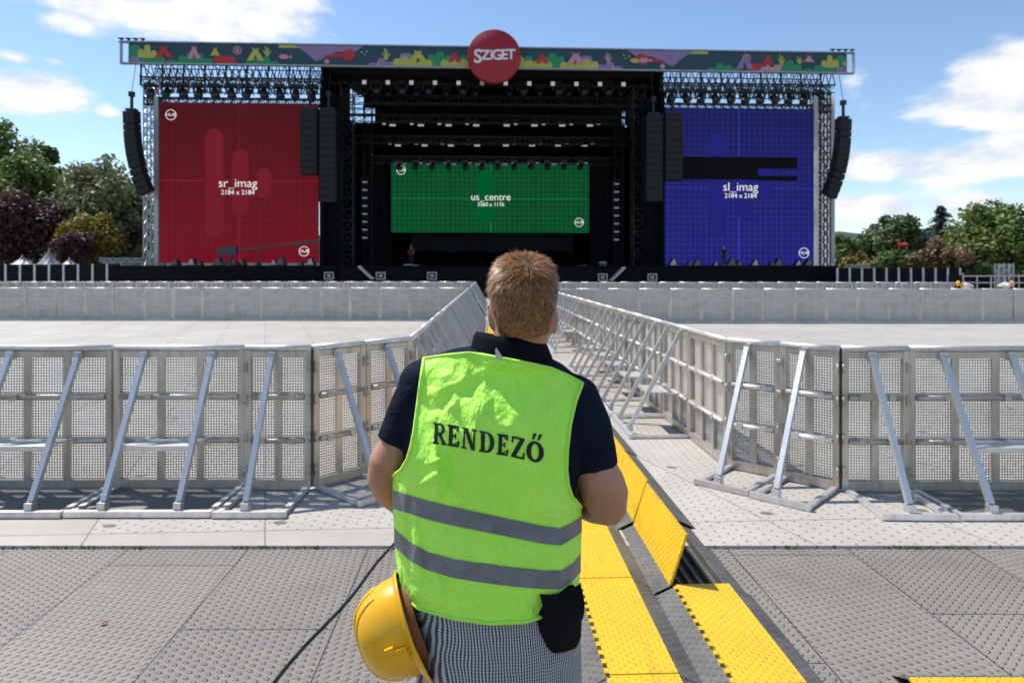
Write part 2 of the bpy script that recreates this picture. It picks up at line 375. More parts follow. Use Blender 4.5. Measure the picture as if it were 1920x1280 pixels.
    M['lf_mid'] = leaf('leaf_green', (0.1063, 0.1688, 0.0325), (0.2000, 0.2500, 0.0562))
    M['lf_olive'] = leaf('leaf_olive', (0.0938, 0.1250, 0.0325), (0.2500, 0.2625, 0.1063), (0.3750, 0.3750, 0.2375))
    M['lf_purple'] = leaf('leaf_purple', (0.0562, 0.0225, 0.0300), (0.1500, 0.0625, 0.0688), (0.1125, 0.0625, 0.0500))
    M['lf_yellow'] = leaf('leaf_yellow', (0.2500, 0.1875, 0.0312), (0.3750, 0.2875, 0.0375), (0.1500, 0.1375, 0.0375))
    M['lf_spruce'] = leaf('spruce_needles', (0.0350, 0.0650, 0.0575), (0.0875, 0.1250, 0.1187))
    M['lf_brown'] = leaf('leaf_brown', (0.1875, 0.1187, 0.0500), (0.2500, 0.1625, 0.0750), (0.1500, 0.1125, 0.0500))
    M['lf_grey'] = leaf('leaf_grey_green', (0.0875, 0.1125, 0.0875), (0.1375, 0.1625, 0.1250))
    M['grass'] = leaf('grass_blade', (.04, .09, .01), (.08, .13, .02))
make_materials()

# ------------------------------------------------------------------ mesh builder
class MB:
    def __init__(s): s.v = []; s.f = []; s.sm = []
    def add(s, vs, fs, smooth=False):
        o = len(s.v); s.v += [Vector(x) for x in vs]; s.f += [tuple(i+o for i in f) for f in fs]; s.sm += [smooth]*len(fs); return s
    def box(s, c, d, rot=None):
        c = Vector(c); hx, hy, hz = d[0]/2, d[1]/2, d[2]/2
        vs = [Vector((x, y, z)) for x in (-hx, hx) for y in (-hy, hy) for z in (-hz, hz)]
        if rot is not None: vs = [rot @ v for v in vs]
        return s.add([v+c for v in vs], [(0, 1, 3, 2), (4, 6, 7, 5), (0, 4, 5, 1), (2, 3, 7, 6), (0, 2, 6, 4), (1, 5, 7, 3)])
    def beam(s, p, q, w, h=None, n=4):
        p, q = Vector(p), Vector(q); h = h or w; d = (q-p)
        if d.length < 1e-6: return s
        z = d.normalized(); up = Vector((0, 0, 1)) if abs(z.z) < .95 else Vector((0, 1, 0))
        x = z.cross(up).normalized(); y = x.cross(z)
        if n == 4: pat = [(-.5, -.5), (.5, -.5), (.5, .5), (-.5, .5)]
        else: pat = [(.5*math.cos(2*math.pi*k/n), .5*math.sin(2*math.pi*k/n)) for k in range(n)]
        vs = [c+x*a*w+y*b*h for c in (p, q) for a, b in pat]
        fs = [(i, (i+1) % n, n+(i+1) % n, n+i) for i in range(n)]+[tuple(reversed(range(n))), tuple(range(n, 2*n))]
        return s.add(vs, fs, n > 5)
    def tube(s, pts, rads, n=10, cap=True, flat=None):
        pts = [Vector(p) for p in pts]
        if not hasattr(rads, '__len__'): rads = [rads]*len(pts)
        rings = []; prev = None
        for i, p in enumerate(pts):
            d = (pts[min(i+1, len(pts)-1)]-pts[max(i-1, 0)]).normalized()
            if prev is None:
                up = Vector((0, 0, 1)) if abs(d.z) < .9 else Vector((0, 1, 0)); x = d.cross(up).normalized()
            else: x = (prev - d*prev.dot(d)).normalized()
            prev = x; y = d.cross(x)
            rings.append([p+(x*math.cos(2*math.pi*k/n)+y*math.sin(2*math.pi*k/n))*rads[i] for k in range(n)])
        return s.loft(rings, cap)
    def loft(s, rings, cap=True, closed=True):
        n = len(rings[0]); vs = [v for r in rings for v in r]; fs = []
        for i in range(len(rings)-1):
            for k in range(n if closed else n-1):
                a, b = i*n+k, i*n+(k+1) % n
                fs.append((a, b, b+n, a+n))
        if cap:
            fs.append(tuple(reversed(range(n)))); o = (len(rings)-1)*n; fs.append(tuple(range(o, o+n)))
        return s.add(vs, fs, True)
    def ball(s, c, r, nu=14, nv=9, rot=None):
        c = Vector(c); r = r if hasattr(r, '__len__') else (r, r, r); rings = []
        for j in range(1, nv):
            t = math.pi*j/nv
            ring = []
            for k in range(nu):
                a = 2*math.pi*k/nu
                v = Vector((r[0]*math.sin(t)*math.cos(a), r[1]*math.sin(t)*math.sin(a), -r[2]*math.cos(t)))
                ring.append(v)
            rings.append(ring)
        vs = [v for q in rings for v in q]; b = len(vs); vs += [Vector((0, 0, -r[2])), Vector((0, 0, r[2]))]; fs = []
        for i in range(len(rings)-1):
            for k in range(nu): fs.append((i*nu+k, i*nu+(k+1) % nu, (i+1)*nu+(k+1) % nu, (i+1)*nu+k))
        for k in range(nu):
            fs.append((b, (k+1) % nu, k)); o = (len(rings)-1)*nu; fs.append((b+1, o+k, o+(k+1) % nu))
        if rot is not None: vs = [rot @ v for v in vs]
        return s.add([v+c for v in vs], fs, True)
    def prism(s, poly, y0, y1):     # poly in (x,z), extruded along y
        n = len(poly); vs = [(x, y0, z) for x, z in poly]+[(x, y1, z) for x, z in poly]
        return s.add(vs, [tuple(range(n)), tuple(reversed(range(n, 2*n)))]+[(i, n+i, n+(i+1) % n, (i+1) % n) for i in range(n)])
    def mesh(s, name, off=None):
        me = bpy.data.meshes.new(name)
        vs = s.v if off is None else [v-off for v in s.v]
        me.from_pydata([tuple(v) for v in vs], [], s.f)
        me.polygons.foreach_set('use_smooth', s.sm); me.update(); return me
    def build(s, name, m, parent=None, world=False, loc=None, fix=False):
        off = parent.matrix_world.translation if (world and parent) else (Vector(loc) if loc is not None else None)
        if world and parent: off = Vector(parent.location)
        me = s.mesh(name, off)
        if fix:
            bm = bmesh.new(); bm.from_mesh(me); bmesh.ops.recalc_face_normals(bm, faces=bm.faces); bm.to_mesh(me); bm.free()
        return obj(name, me, m, parent, loc)

def obj(name, me, m, parent=None, loc=None):
    o = bpy.data.objects.new(name, me); COL.objects.link(o)
    if m is not None:
        m = M[m] if isinstance(m, str) else m
        if not me.materials: me.materials.append(m)
    if parent: o.parent = parent
    if loc is not None and not parent: o.location = loc
    return o

def tag(o, label, cat, group=None):
    o['label'] = label; o['category'] = cat
    if group: o['group'] = group
    return o
def thing(name, label, cat, loc=(0, 0, 0), rz=0., group=None):
    o = bpy.data.objects.new(name, None); COL.objects.link(o); o.empty_display_size = .1
    o.location = loc; o.rotation_euler = (0, 0, rz)
    return tag(o, label, cat, group)
def struct(o): o['kind'] = 'structure'; return o

def remesh(mb, voxel, smooth=6, name='m'):
    me = mb.mesh(name); bm = bmesh.new(); bm.from_mesh(me); bmesh.ops.recalc_face_normals(bm, faces=bm.faces); bm.to_mesh(me); bm.free()
    o = bpy.data.objects.new('tmp', me); COL.objects.link(o)
    r = o.modifiers.new('r', 'REMESH'); r.mode = 'VOXEL'; r.voxel_size = voxel; r.use_smooth_shade = True
    if smooth:
        q = o.modifiers.new('s', 'SMOOTH'); q.factor = .5; q.iterations = smooth
    bpy.context.view_layer.update()
    dg = bpy.context.evaluated_depsgraph_get()
    res = bpy.data.meshes.new_from_object(o.evaluated_get(dg))
    bpy.data.objects.remove(o); bpy.data.meshes.remove(me); res.name = name; res.materials.clear()
    res.polygons.foreach_set('use_smooth', [True]*len(res.polygons))
    return res

def text_mesh(body, size, offset=0., extrude=.0, align='CENTER', space=1.):
    cu = bpy.data.curves.new('t', 'FONT'); cu.body = body; cu.size = size; cu.offset = offset; cu.extrude = extrude
    cu.align_x = align; cu.align_y = 'CENTER'; cu.space_character = space; cu.resolution_u = 4
    o = bpy.data.objects.new('tmp', cu); COL.objects.link(o); bpy.context.view_layer.update()
    me = bpy.data.meshes.new_from_object(o.evaluated_get(bpy.context.evaluated_depsgraph_get()))
    bpy.data.objects.remove(o); bpy.data.curves.remove(cu); me.materials.clear()
    me.transform(Matrix.Rotation(R(90), 4, 'X'))     # into the xz plane, facing -y
    return me

def interp(tab, x):
    if x <= tab[0][0]: return tab[0][1:] if len(tab[0]) > 2 else tab[0][1]
    for a, b in zip(tab, tab[1:]):
        if x <= b[0]:
            k = (x-a[0])/(b[0]-a[0]); r = [p+(q-p)*k for p, q in zip(a[1:], b[1:])]
            return r if len(r) > 1 else r[0]
    return tab[-1][1:] if len(tab[-1]) > 2 else tab[-1][1]

exec_sections = []
# ================================================================== CAMERA, SUN, SKY
cam = bpy.data.cameras.new('Camera'); co = bpy.data.objects.new('Camera', cam); COL.objects.link(co)
co.location = (0, 0, H); co.rotation_euler = (R(90), 0, 0)
cam.lens = 24; cam.sensor_width = 36; cam.shift_y = -132/1920; cam.clip_end = 20000; cam.clip_start = .05
cam.dof.use_dof = True; cam.dof.focus_distance = 1.40; cam.dof.aperture_fstop = 7.5
scene.camera = co
SUN_AZ, SUN_EL = R(-57), R(57)      # azimuth from +Y, negative = to the left
sv = Vector((math.sin(SUN_AZ)*math.cos(SUN_EL), math.cos(SUN_AZ)*math.cos(SUN_EL), math.sin(SUN_EL)))
sl = bpy.data.lights.new('Sun', 'SUN'); so = bpy.data.objects.new('Sun', sl); COL.objects.link(so)
so.location = (-20, 10, 40); so.rotation_euler = sv.to_track_quat('Z', 'Y').to_euler()
sl.energy = 4.4; sl.angle = R(.53); sl.color = (1, .955, .89)

def make_world():
    w = bpy.data.worlds.new('World'); scene.world = w; w.use_nodes = True
    t = NT(w.node_tree); bg = t.n['Background']
    sky = t.node('ShaderNodeTexSky', sky_type='NISHITA'); sky.sun_disc = False
    sky.sun_elevation = SUN_EL; sky.sun_rotation = SUN_AZ; sky.altitude = 200; sky.air_density = 1.0; sky.dust_density = .1; sky.ozone_density = 2.2
    d = t.coords('Generated'); s = t.sep(d)
    az = t.m('ARCTAN2', s[0], s[1]); el = t.m('ARCSINE', s[2])
    wv = t.comb(t.m('MULTIPLY', az, 1.), t.m('MULTIPLY', el, 2.1), 0.)
    n1 = t.noise(wv, 7.5, 9, .58); n2 = t.noise(wv, 2.6, 4, .5)
    blobs = [(350, 15, 260, 62, 1.2), (500, 15, 130, 66, 1.05), (130, 42, 60, 24, .85), (40, 175, 105, 42, 1.), (20, 105, 50, 14, .7), (205, 210, 28, 13, .8), (150, 190, 18, 10, .6),
             (1890, 165, 150, 72, 1.25), (1800, 208, 100, 30, 1.05), (1850, 300, 190, 44, 1.12), (1660, 305, 95, 36, 1.0), (1640, 388, 100, 30, 1.05), (1830, 380, 130, 28, .95), (1600, 165, 30, 32, .45), (100, 115, 24, 8, .6), (700, 110, 120, 18, .25)]
    acc = None
    for px, py, sx, sy, amp in blobs:
        a = math.atan((px-CX)/F); e = math.atan((CY-py)/F*math.cos(a)); da = sx/F*math.cos(a)**2; de = sy/F*math.cos(a)
        u = t.m('DIVIDE', t.m('SUBTRACT', az, a), da); v = t.m('DIVIDE', t.m('SUBTRACT', el, e), de)
        g = t.m('MULTIPLY', t.m('EXPONENT', t.m('MULTIPLY', t.m('ADD', t.m('MULTIPLY', u, u), t.m('MULTIPLY', v, v)), -.8)), amp)
        acc = g if acc is None else t.m('MAXIMUM', acc, g)
    # clouds away from the photographed stretch of sky
    far = t.maprange(t.m('ABSOLUTE', az), .75, 1.1); up = t.maprange(el, .5, .7)
    gen = t.m('MULTIPLY', t.m('MAXIMUM', far, up), t.maprange(n2, .5, .68, 0., .9))
    acc = t.m('MAXIMUM', acc, gen)
    dens = t.m('ADD', acc, t.m('MULTIPLY', t.m('SUBTRACT', n1, .5), 1.9))
    mask = t.maprange(dens, .32, .80, 0., .97, True)
    wv2 = t.comb(t.m('ADD', az, .012), t.m('MULTIPLY', t.m('ADD', el, -.02), 2.1), 0.)
    n3 = t.noise(wv2, 7.5, 9, .58)
    sh = t.maprange(t.m('ADD', dens, t.m('MULTIPLY', t.m('SUBTRACT', n1, n3), 3.)), .45, 1.5)
    ccol = t.mix(sh, (6.3, 6.8, 7.7, 1), (8.9, 8.9, 8.9, 1))
    up2 = t.maprange(t.m('SUBTRACT', n1, n3), -.12, .12)
    ccol = t.mix(t.m('MULTIPLY', up2, .6), ccol, (9.6, 9.6, 9.6, 1))
    hs = t.node('ShaderNodeHueSaturation'); hs.inputs['Saturation'].default_value = 1.02; hs.inputs['Value'].default_value = 1.42; t.l.new(sky.outputs[0], hs.inputs['Color'])
    t.l.new(t.mix(mask, hs.outputs[0], ccol), bg.inputs[0]); bg.inputs[1].default_value = .10
make_world()
vs = scene.view_settings; vs.view_transform = 'Standard'; vs.look = 'None'; vs.exposure = .25; vs.gamma = 1.
scene.render.engine = 'CYCLES'
cy = scene.cycles; cy.use_denoising = True; cy.max_bounces = 8; cy.diffuse_bounces = 4; cy.glossy_bounces = 3; cy.transparent_max_bounces = 40
cy.caustics_reflective = False; cy.caustics_refractive = False; cy.sample_clamp_indirect = 8

# ================================================================== GROUND
MAT_EDGE = 4.34
def grid_plane(x0, x1, y0, y1, z):
    m = MB(); m.add([(x0, y0, z), (x1, y0, z), (x1, y1, z), (x0, y1, z)], [(0, 1, 2, 3)]); return m
struct(grid_plane(-4000, 4000, -300, 6000, -.06).build('ground', 'meadow'))
struct(grid_plane(-9, 9, -4, MAT_EDGE+.02, -.012).build('matting_floor', 'mat_grey'))
m = MB(); m.box((0, (MAT_EDGE+50)/2, -.02), (80, 50-MAT_EDGE, .052)); struct(m.build('panel_floor', 'panel_white'))
# hills
m = MB(); pts = []
N = 90
for i in range(N+1):
    a = -R(48)+R(96)*i/N
    h = 128+34*noise.noise(Vector((i*.13, 3.1, 0)))+14*noise.noise(Vector((i*.6, 7., 0)))+4*noise.noise(Vector((i*2.1, 2., 0)))
    for k, (rr, kk) in enumerate(((2100, 0), (2300, .7), (2500, 1.), (3000, .6), (3300, 0))):
        pts.append(Vector((math.sin(a)*rr, math.cos(a)*rr, h*kk-1)))
fs = [(i*5+k, (i+1)*5+k, (i+1)*5+k+1, i*5+k+1) for i in range(N) for k in range(4)]
m.add(pts, fs, True); struct(m.build('hills', 'hill'))
# grass tufts along the seam between the two floors
m = MB()
for i in range(900):
    x = random.uniform(-4.5, 4.5)
    if noise.noise(Vector((x*1.7, 0, 5))) < -.02 or -.35 < x < 1.4: continue
    y = MAT_EDGE-.004+random.uniform(-.012, .006); h = random.uniform(.01, .035)*(1.4 if noise.noise(Vector((x*3, 2, 5))) > .3 else .7); a = random.uniform(0, 6.28)
    dx, dy = math.cos(a)*.003, math.sin(a)*.003; lx, ly = random.uniform(-.012, .012), random.uniform(-.02, .004)
    m.add([(x-dx, y-dy, -.012), (x+dx, y+dy, -.012), (x+lx, y+ly, h)], [(0, 1, 2)])
g = m.build('grass_tufts', 'grass'); g['kind'] = 'stuff'; g['label'] = 'short green grass growing in the seam between the two floors'
m = MB(); m.tube([(-1.12+.37*k/14+.012*math.sin(k*.9), 2.3+2.15*k/14, -.006) for k in range(14)]+[(-.745, 4.37, .020), (-.70, 4.7, .014), (-.2, 5.2, .014), (.3, 5.6, .014)], .006, 8)
tag(m.build('power_cable', 'cable', loc=(-1., 2.9, 0)), 'thin black cable running across the grey mats on the left', 'cable')
m = MB(); c = W(195, 1170, 1280*1.76/(1170-508))
m.add([c+Vector(v) for v in ((-.022, 0, .004), (0, -.014, .012), (.024, .004, .005), (.002, .016, .016))], [(0, 1, 2, 3)])
tag(m.build('fallen_leaf', 'leaf_dry', loc=c), 'small dry brown leaf lying on the grey mats', 'leaf')

# ================================================================== BARRIERS
BAR = {}
SOLID = [False]
BH = 1.15
def barrier_meshes(Wd, cols, braces, step):
    key = (round(Wd, 3), cols, braces, step)
    if key in BAR: return BAR[key]
    d = {}
    f = MB(); hw = Wd/2-.004
    for s in (-1, 1): f.box((s*(hw-.024), 0, .565), (.048, .05, 1.09))
    f.box((0, -.004, .045), (Wd-.104, .04, .075))
    f.box((0, -.002, 1.078), (Wd-.104, .036, .052))
    for z in (.395, .745): f.box((0, -.002, z), (Wd-.104, .030, .055))
    cr = []
    for z in (.395, .745):
        q = MB(); q.tube([(-hw+.05, -.030, z), (hw-.05, -.030, z)], .019, 8)
        for xx in (-hw*.45, hw*.45): q.box((xx, -.030, z), (.05, .046, .046))
        cr.append(q.mesh('cross_rail'))
    hgs = []
    for z in (.16, .42, .72, .98):
        if braces != 1: continue
        for s in (-1, 1):
            hg = MB(); hg.box((s*(hw-.012), -.034, z), (.022, .016, .085)); hg.tube([(s*(hw-.002), -.044, z-.03), (s*(hw-.002), -.044, z+.03)], .009, 6); hgs.append(hg.mesh('hinge'))
    d['cross_rail'] = cr; d['hinge'] = hgs
    cw = (Wd-.1)/cols
    for k in range(1, cols): 
        x = -hw+.048+cw*k
        for z0, z1 in ((.083, .369), (.421, .719), (.771, 1.051)): f.box((x, -.004, (z0+z1)/2), (.055, .018, z1-z0))
    d['frame'] = (f.mesh('frame'), 'alu')
    t = MB(); t.tube([(-hw, -.006, 1.128), (hw, -.006, 1.128)], .026, 10); d['top_rail'] = (t.mesh('top_rail'), 'alu_bright')
    p = MB(); p.add([(-hw+.03, .018, .06), (hw-.03, .018, .06), (hw-.03, .018, 1.08), (-hw+.03, .018, 1.08)], [(0, 1, 2, 3)]); d['perforated_sheet'] = (p.mesh('perforated_sheet'), 'perf')
    bx = {0: [], 1: [-.1], 2: [-.27, .27]}[braces]
    if cols == 2 and braces == 1: bx = [-.04]
    bs = []
    for x in bx:
        b = MB(); b.beam((x, -.035, 1.085), (x, -.575, .095), .040, .040); b.box((x, -.030, 1.075), (.055, .05, .06)); b.box((x, -.585, .060), (.054, .062, .070)); bs.append(b.mesh('brace'))
    d['brace'] = bs
    b = MB(); fx = Wd/2-.006
    b.box((0, -.62, .024), (2*fx, .045, .042))
    for s in (-1, 1): b.box((s*(fx-.03), -.31, .020), (.042, .57, .030))
    if braces: d['foot_frame'] = (b.mesh('foot_frame'), 'alu_bright')
    pl = MB(); pl.box((0, -.31, .011), (2*fx-.112, .56, .008)); 
    if braces == 2 and step: d['floor_plate'] = (pl.mesh('floor_plate'), 'alu_plate_shade')
    if step:
        s = MB(); s.box((0, -.27, .43), (.50, .20, .012)); s.box((0, -.375, .425), (.52, .022, .035)); s.box((0, -.165, .425), (.52, .022, .035))
        for q in (-1, 1): s.box((q*.235, -.10, .415), (.03, .14, .02))
        d['step'] = (s.mesh('step'), 'alu_bright')
    BAR[key] = d; return d
barrier_count = [0]
def barrier(p, q, label, group, cols=3, braces=2, step=True):
    p, q = Vector((*p, 0)), Vector((*q, 0)); d = q-p; mid = (p+q)/2; mid.z = .008
    jr = random.Random(label); t = thing('crowd_barrier', label, 'barrier', mid+Vector((jr.uniform(-.003, .003), jr.uniform(-.012, .012), 0)), math.atan2(d.y, d.x)+jr.uniform(-.012, .012), group)
    ms = barrier_meshes(d.length, cols, braces, step and braces == 2)
    for nm, v in ms.items():
        if nm == 'brace':
            for b in v: obj('brace', b, 'steel', t)
        elif nm == 'hinge':
            for b in v: obj('hinge', b, 'alu', t)
        elif nm == 'cross_rail':
            for b in v: obj('cross_rail', b, 'alu_bright' if group != G_N or 'angled' in label or 'sunlit' in label else 'alu', t)  # rails on sunlit barriers get the paler metal, sunlight put into colour
        elif nm == 'floor_plate' and group != G_N: pass
        elif nm == 'perforated_sheet' and SOLID[0]:
            if 'solid' not in BAR: BAR['solid'] = {}
            me = BAR['solid'].setdefault(v[0].name, v[0].copy()); me.materials.clear(); obj('sheet', me, 'sheet_front', t)
        else: obj(nm, v[0], v[1], t)
    if SOLID[0]:
        k = ('kick', round(d.length, 3))
        if k not in BAR: q = MB(); q.box((0, .085, .022), (d.length-.01, .11, .03)); BAR[k] = q.mesh('kick_rail')
        obj('kick_rail', BAR[k], 'alu_bright', t)
    return t
G_N = 'barriers of the near row facing the camera'; G_A = 'barriers lining the central aisle'; G_F = 'barriers of the middle row'; G_B = 'barriers of the back row'
BW = 1.05
DL = 5.45
# near left row
xs = -1.597
barrier((xs-.53, DL), (xs, DL), 'narrow two-column barrier panel beside the left hinge corner with one brace', G_N, 2, 1, False)
for k in range(4):
    x1 = xs-.53-BW*k
    barrier((x1-BW, DL), (x1, DL), f'full-width braced barrier, {ORD[k]} to the left of the left narrow hinge panel', G_N)
C1 = (-.919, 6.19); mid = ((xs+C1[0])/2, (DL+C1[1])/2)
barrier((xs, DL), mid, 'narrow shaded barrier turning from the left hinge corner toward the aisle', G_N, 2, 1, False)
barrier(mid, C1, 'narrow angled barrier just left of the man in the vest, at the aisle mouth', G_N, 2, 1, False)
# left aisle
def line(a, slope, n, step): return [(a[0]+slope*step*k, a[1]+step*k) for k in range(n+1)]
pl = line(C1, -.034, 17, 1.055)
for k in range(17):
    barrier(pl[k], pl[k+1], f'barrier on the left side of the central aisle, {ORD[k]} from its near end', G_A)
# near right row
B0, A0 = (2.6, 5.41), (1.914, 6.05); midr = ((B0[0]+A0[0])/2, (B0[1]+A0[1])/2)
barrier(A0, midr, 'narrow sunlit barrier at the right aisle mouth with a steep square brace', G_N, 2, 1, False)
barrier(midr, B0, 'narrow sunlit barrier angled toward the right hinge corner', G_N, 2, 1, False)
barrier(B0, (B0[0]+.53, 5.39), 'narrow two-column barrier right of the right hinge corner', G_N, 2, 1, False)
for k in range(4):
    x0 = B0[0]+.53+BW*k
    barrier((x0, 5.39), (x0+BW, 5.39), f'full-width barrier with braces and step, {ORD[k]} to the right of the right hinge panel', G_N)
pr = line(A0, -.047, 16, 1.055)
for k in range(16):
    nb = 0 if k in (0, 6, 7) else 2
    lab = f'barrier on the sunlit right side of the central aisle, {ORD[k]} from its near end'
    if nb == 0: lab = f'plain barrier without braces on the right of the aisle, {ORD[k]} from its near end'
    barrier(pr[k+1], pr[k], lab, G_A, 3, nb)
# middle row (seen from its smooth side, braces beyond)
SOLID[0] = True
yl, yr = pl[-1][1]+.05, pr[-1][1]+.05
x0 = pl[-1][0]
for k in range(17): barrier((x0-BW*k, yl+.010*k), (x0-BW*(k+1), yl+.010*(k+1)), f'smooth middle-row barrier left of the aisle, {ORD[k]} from the aisle', G_F)
x0 = pr[-1][0]
for k in range(18): barrier((x0+BW*(k+1), yr), (x0+BW*k, yr), f'smooth middle-row barrier right of the aisle, {ORD[k]} from the aisle', G_F)
# second pen: its near row, aisle sides and the back row
y2 = yl+2.2; x2 = pl[-1][0]-.08
for k in range(11): barrier((x2-.035*1.055*k, y2+1.055*k), (x2-.035*1.055*(k+1), y2+1.055*(k+1)), f'barrier lining the left of the aisle beyond the middle row, {ORD[k]} from the middle row', G_A)
x3 = pr[-1][0]-.1
for k in range(11): barrier((x3-.047*1.055*(k+1), yr+2.2+1.055*(k+1)), (x3-.047*1.055*k, yr+2.2+1.055*k), f'barrier lining the right of the aisle beyond the middle row, {ORD[k]} from the middle row', G_A)
for k in range(26): barrier((x2-.4-BW*(k+1), y2+11.7), (x2-.4-BW*k, y2+11.7), f'back-row barrier before the stage left of the aisle, {ORD[k]} from the aisle', G_B)
for k in range(22): barrier((x3-.5+BW*k, yr+13.5), (x3-.5+BW*(k+1), yr+13.5), f'back-row barrier before the stage right of the aisle, {ORD[k]} from the aisle', G_B)

# ================================================================== CABLE RAMPS
RAMP = {}
RL = .90
def ramp_meshes():
    b = MB(); w = .29; hw = w/2+.125; hh = .058
    prof = [(-hw, .002), (-w/2-.004, hh), (-w/2+.004, hh), (-w/2+.004, .012), (w/2-.004, .012), (w/2-.004, hh), (w/2+.004, hh), (hw, .002)]
    rings = [[Vector((x, y, z)) for x, z in prof]+[Vector((hw, y, 0)), Vector((-hw, y, 0))] for y in (-RL/2+.003, RL/2-.003)]
    n = len(rings[0]); vs = rings[0]+rings[1]
    b.add(vs, [(i, n+i, n+(i+1) % n, (i+1) % n) for i in range(n)])
    for k in range(1, 5): b.box((-w/2+w*k/5, 0, .031), (.016, RL-.01, .036))
    RAMP['base'] = b.mesh('ramp_base')
    l = MB(); l.box((w/2, 0, .007), (w, RL-.008, .013))
    tt = MB()
    for k in range(13):
        y = -RL/2+.035+k*(RL-.07)/12
        l.box((-.008, y, .004), (.02, .032, .016))
    RAMP['lid'] = l.mesh('lid')
    h = MB(); h.tube([(-.004, -RL/2+.01, .0), (-.004, RL/2-.01, 0)], .006, 6); RAMP['hinge'] = h.mesh('hinge')
ramp_meshes()
G_R = 'yellow cable ramps along the aisle'
def ramp(x, y, rz, label, open_deg=0., group=G_R, z=-.010):
    t = thing('cable_ramp', label, 'cable ramp', (x, y, z), rz, group)
    obj('ramp_base', RAMP['base'], 'rubber', t)
    l = obj('lid', RAMP['lid'], 'yellow_lid', t); l.location = (-.145, 0, .056); l.rotation_euler = (0, -R(open_deg), 0)
    obj('hinge', RAMP['hinge'], 'black_plastic', l)
    return t
SL = -.043
def zfloor(y): return -.011 if y < MAT_EDGE+.3 else .007
for k in range(12):
    y = 2.42+.9*k
    ramp(.555+SL*(y-2.9), y, -math.atan(SL)*1., f'closed cable ramp in the left run beside the man, {ORD[k]} from the camera', z=zfloor(y))
for k in range(12):
    y = 2.345+.905*k; x = 1.065+SL*(y-2.9)
    if k < 2: ramp(x, y, -math.atan(SL), f'closed cable ramp in the right run, {ORD[k]} from the camera', z=zfloor(y))
    elif k < 5: ramp(x-.018, y, -math.atan(SL), f'cable ramp with its yellow lid swung open, {ORD[k-2]} of the open ones', 72-1*(k-2), z=zfloor(y))
    elif k in (9, 10): ramp(x, y, -math.atan(SL)+R(12 if k == 9 else -9), f'cable ramp knocked askew beside the right shoulder of the man, {ORD[k-9]} of the askew pair', 35 if k == 9 else 0, z=zfloor(y))
    else: ramp(x, y, -math.atan(SL), f'closed cable ramp far along the right run, {ORD[k-5]} beyond the open ones', z=zfloor(y))
for k in range(9):
    y = 13.6+.9*k; ramp(-.36-.03*(y-13.6), y, .03, f'cable ramp far down the left of the aisle, {ORD[k]} in that run', z=.007)
ramp(2.10, 2.70, R(90), 'orange-yellow cable ramp crossing the mats at the bottom right corner', group=None)
ramp(3.02, 2.70, R(90), 'orange-yellow cable ramp laid end to end with the corner one, mostly out of view', group=None)

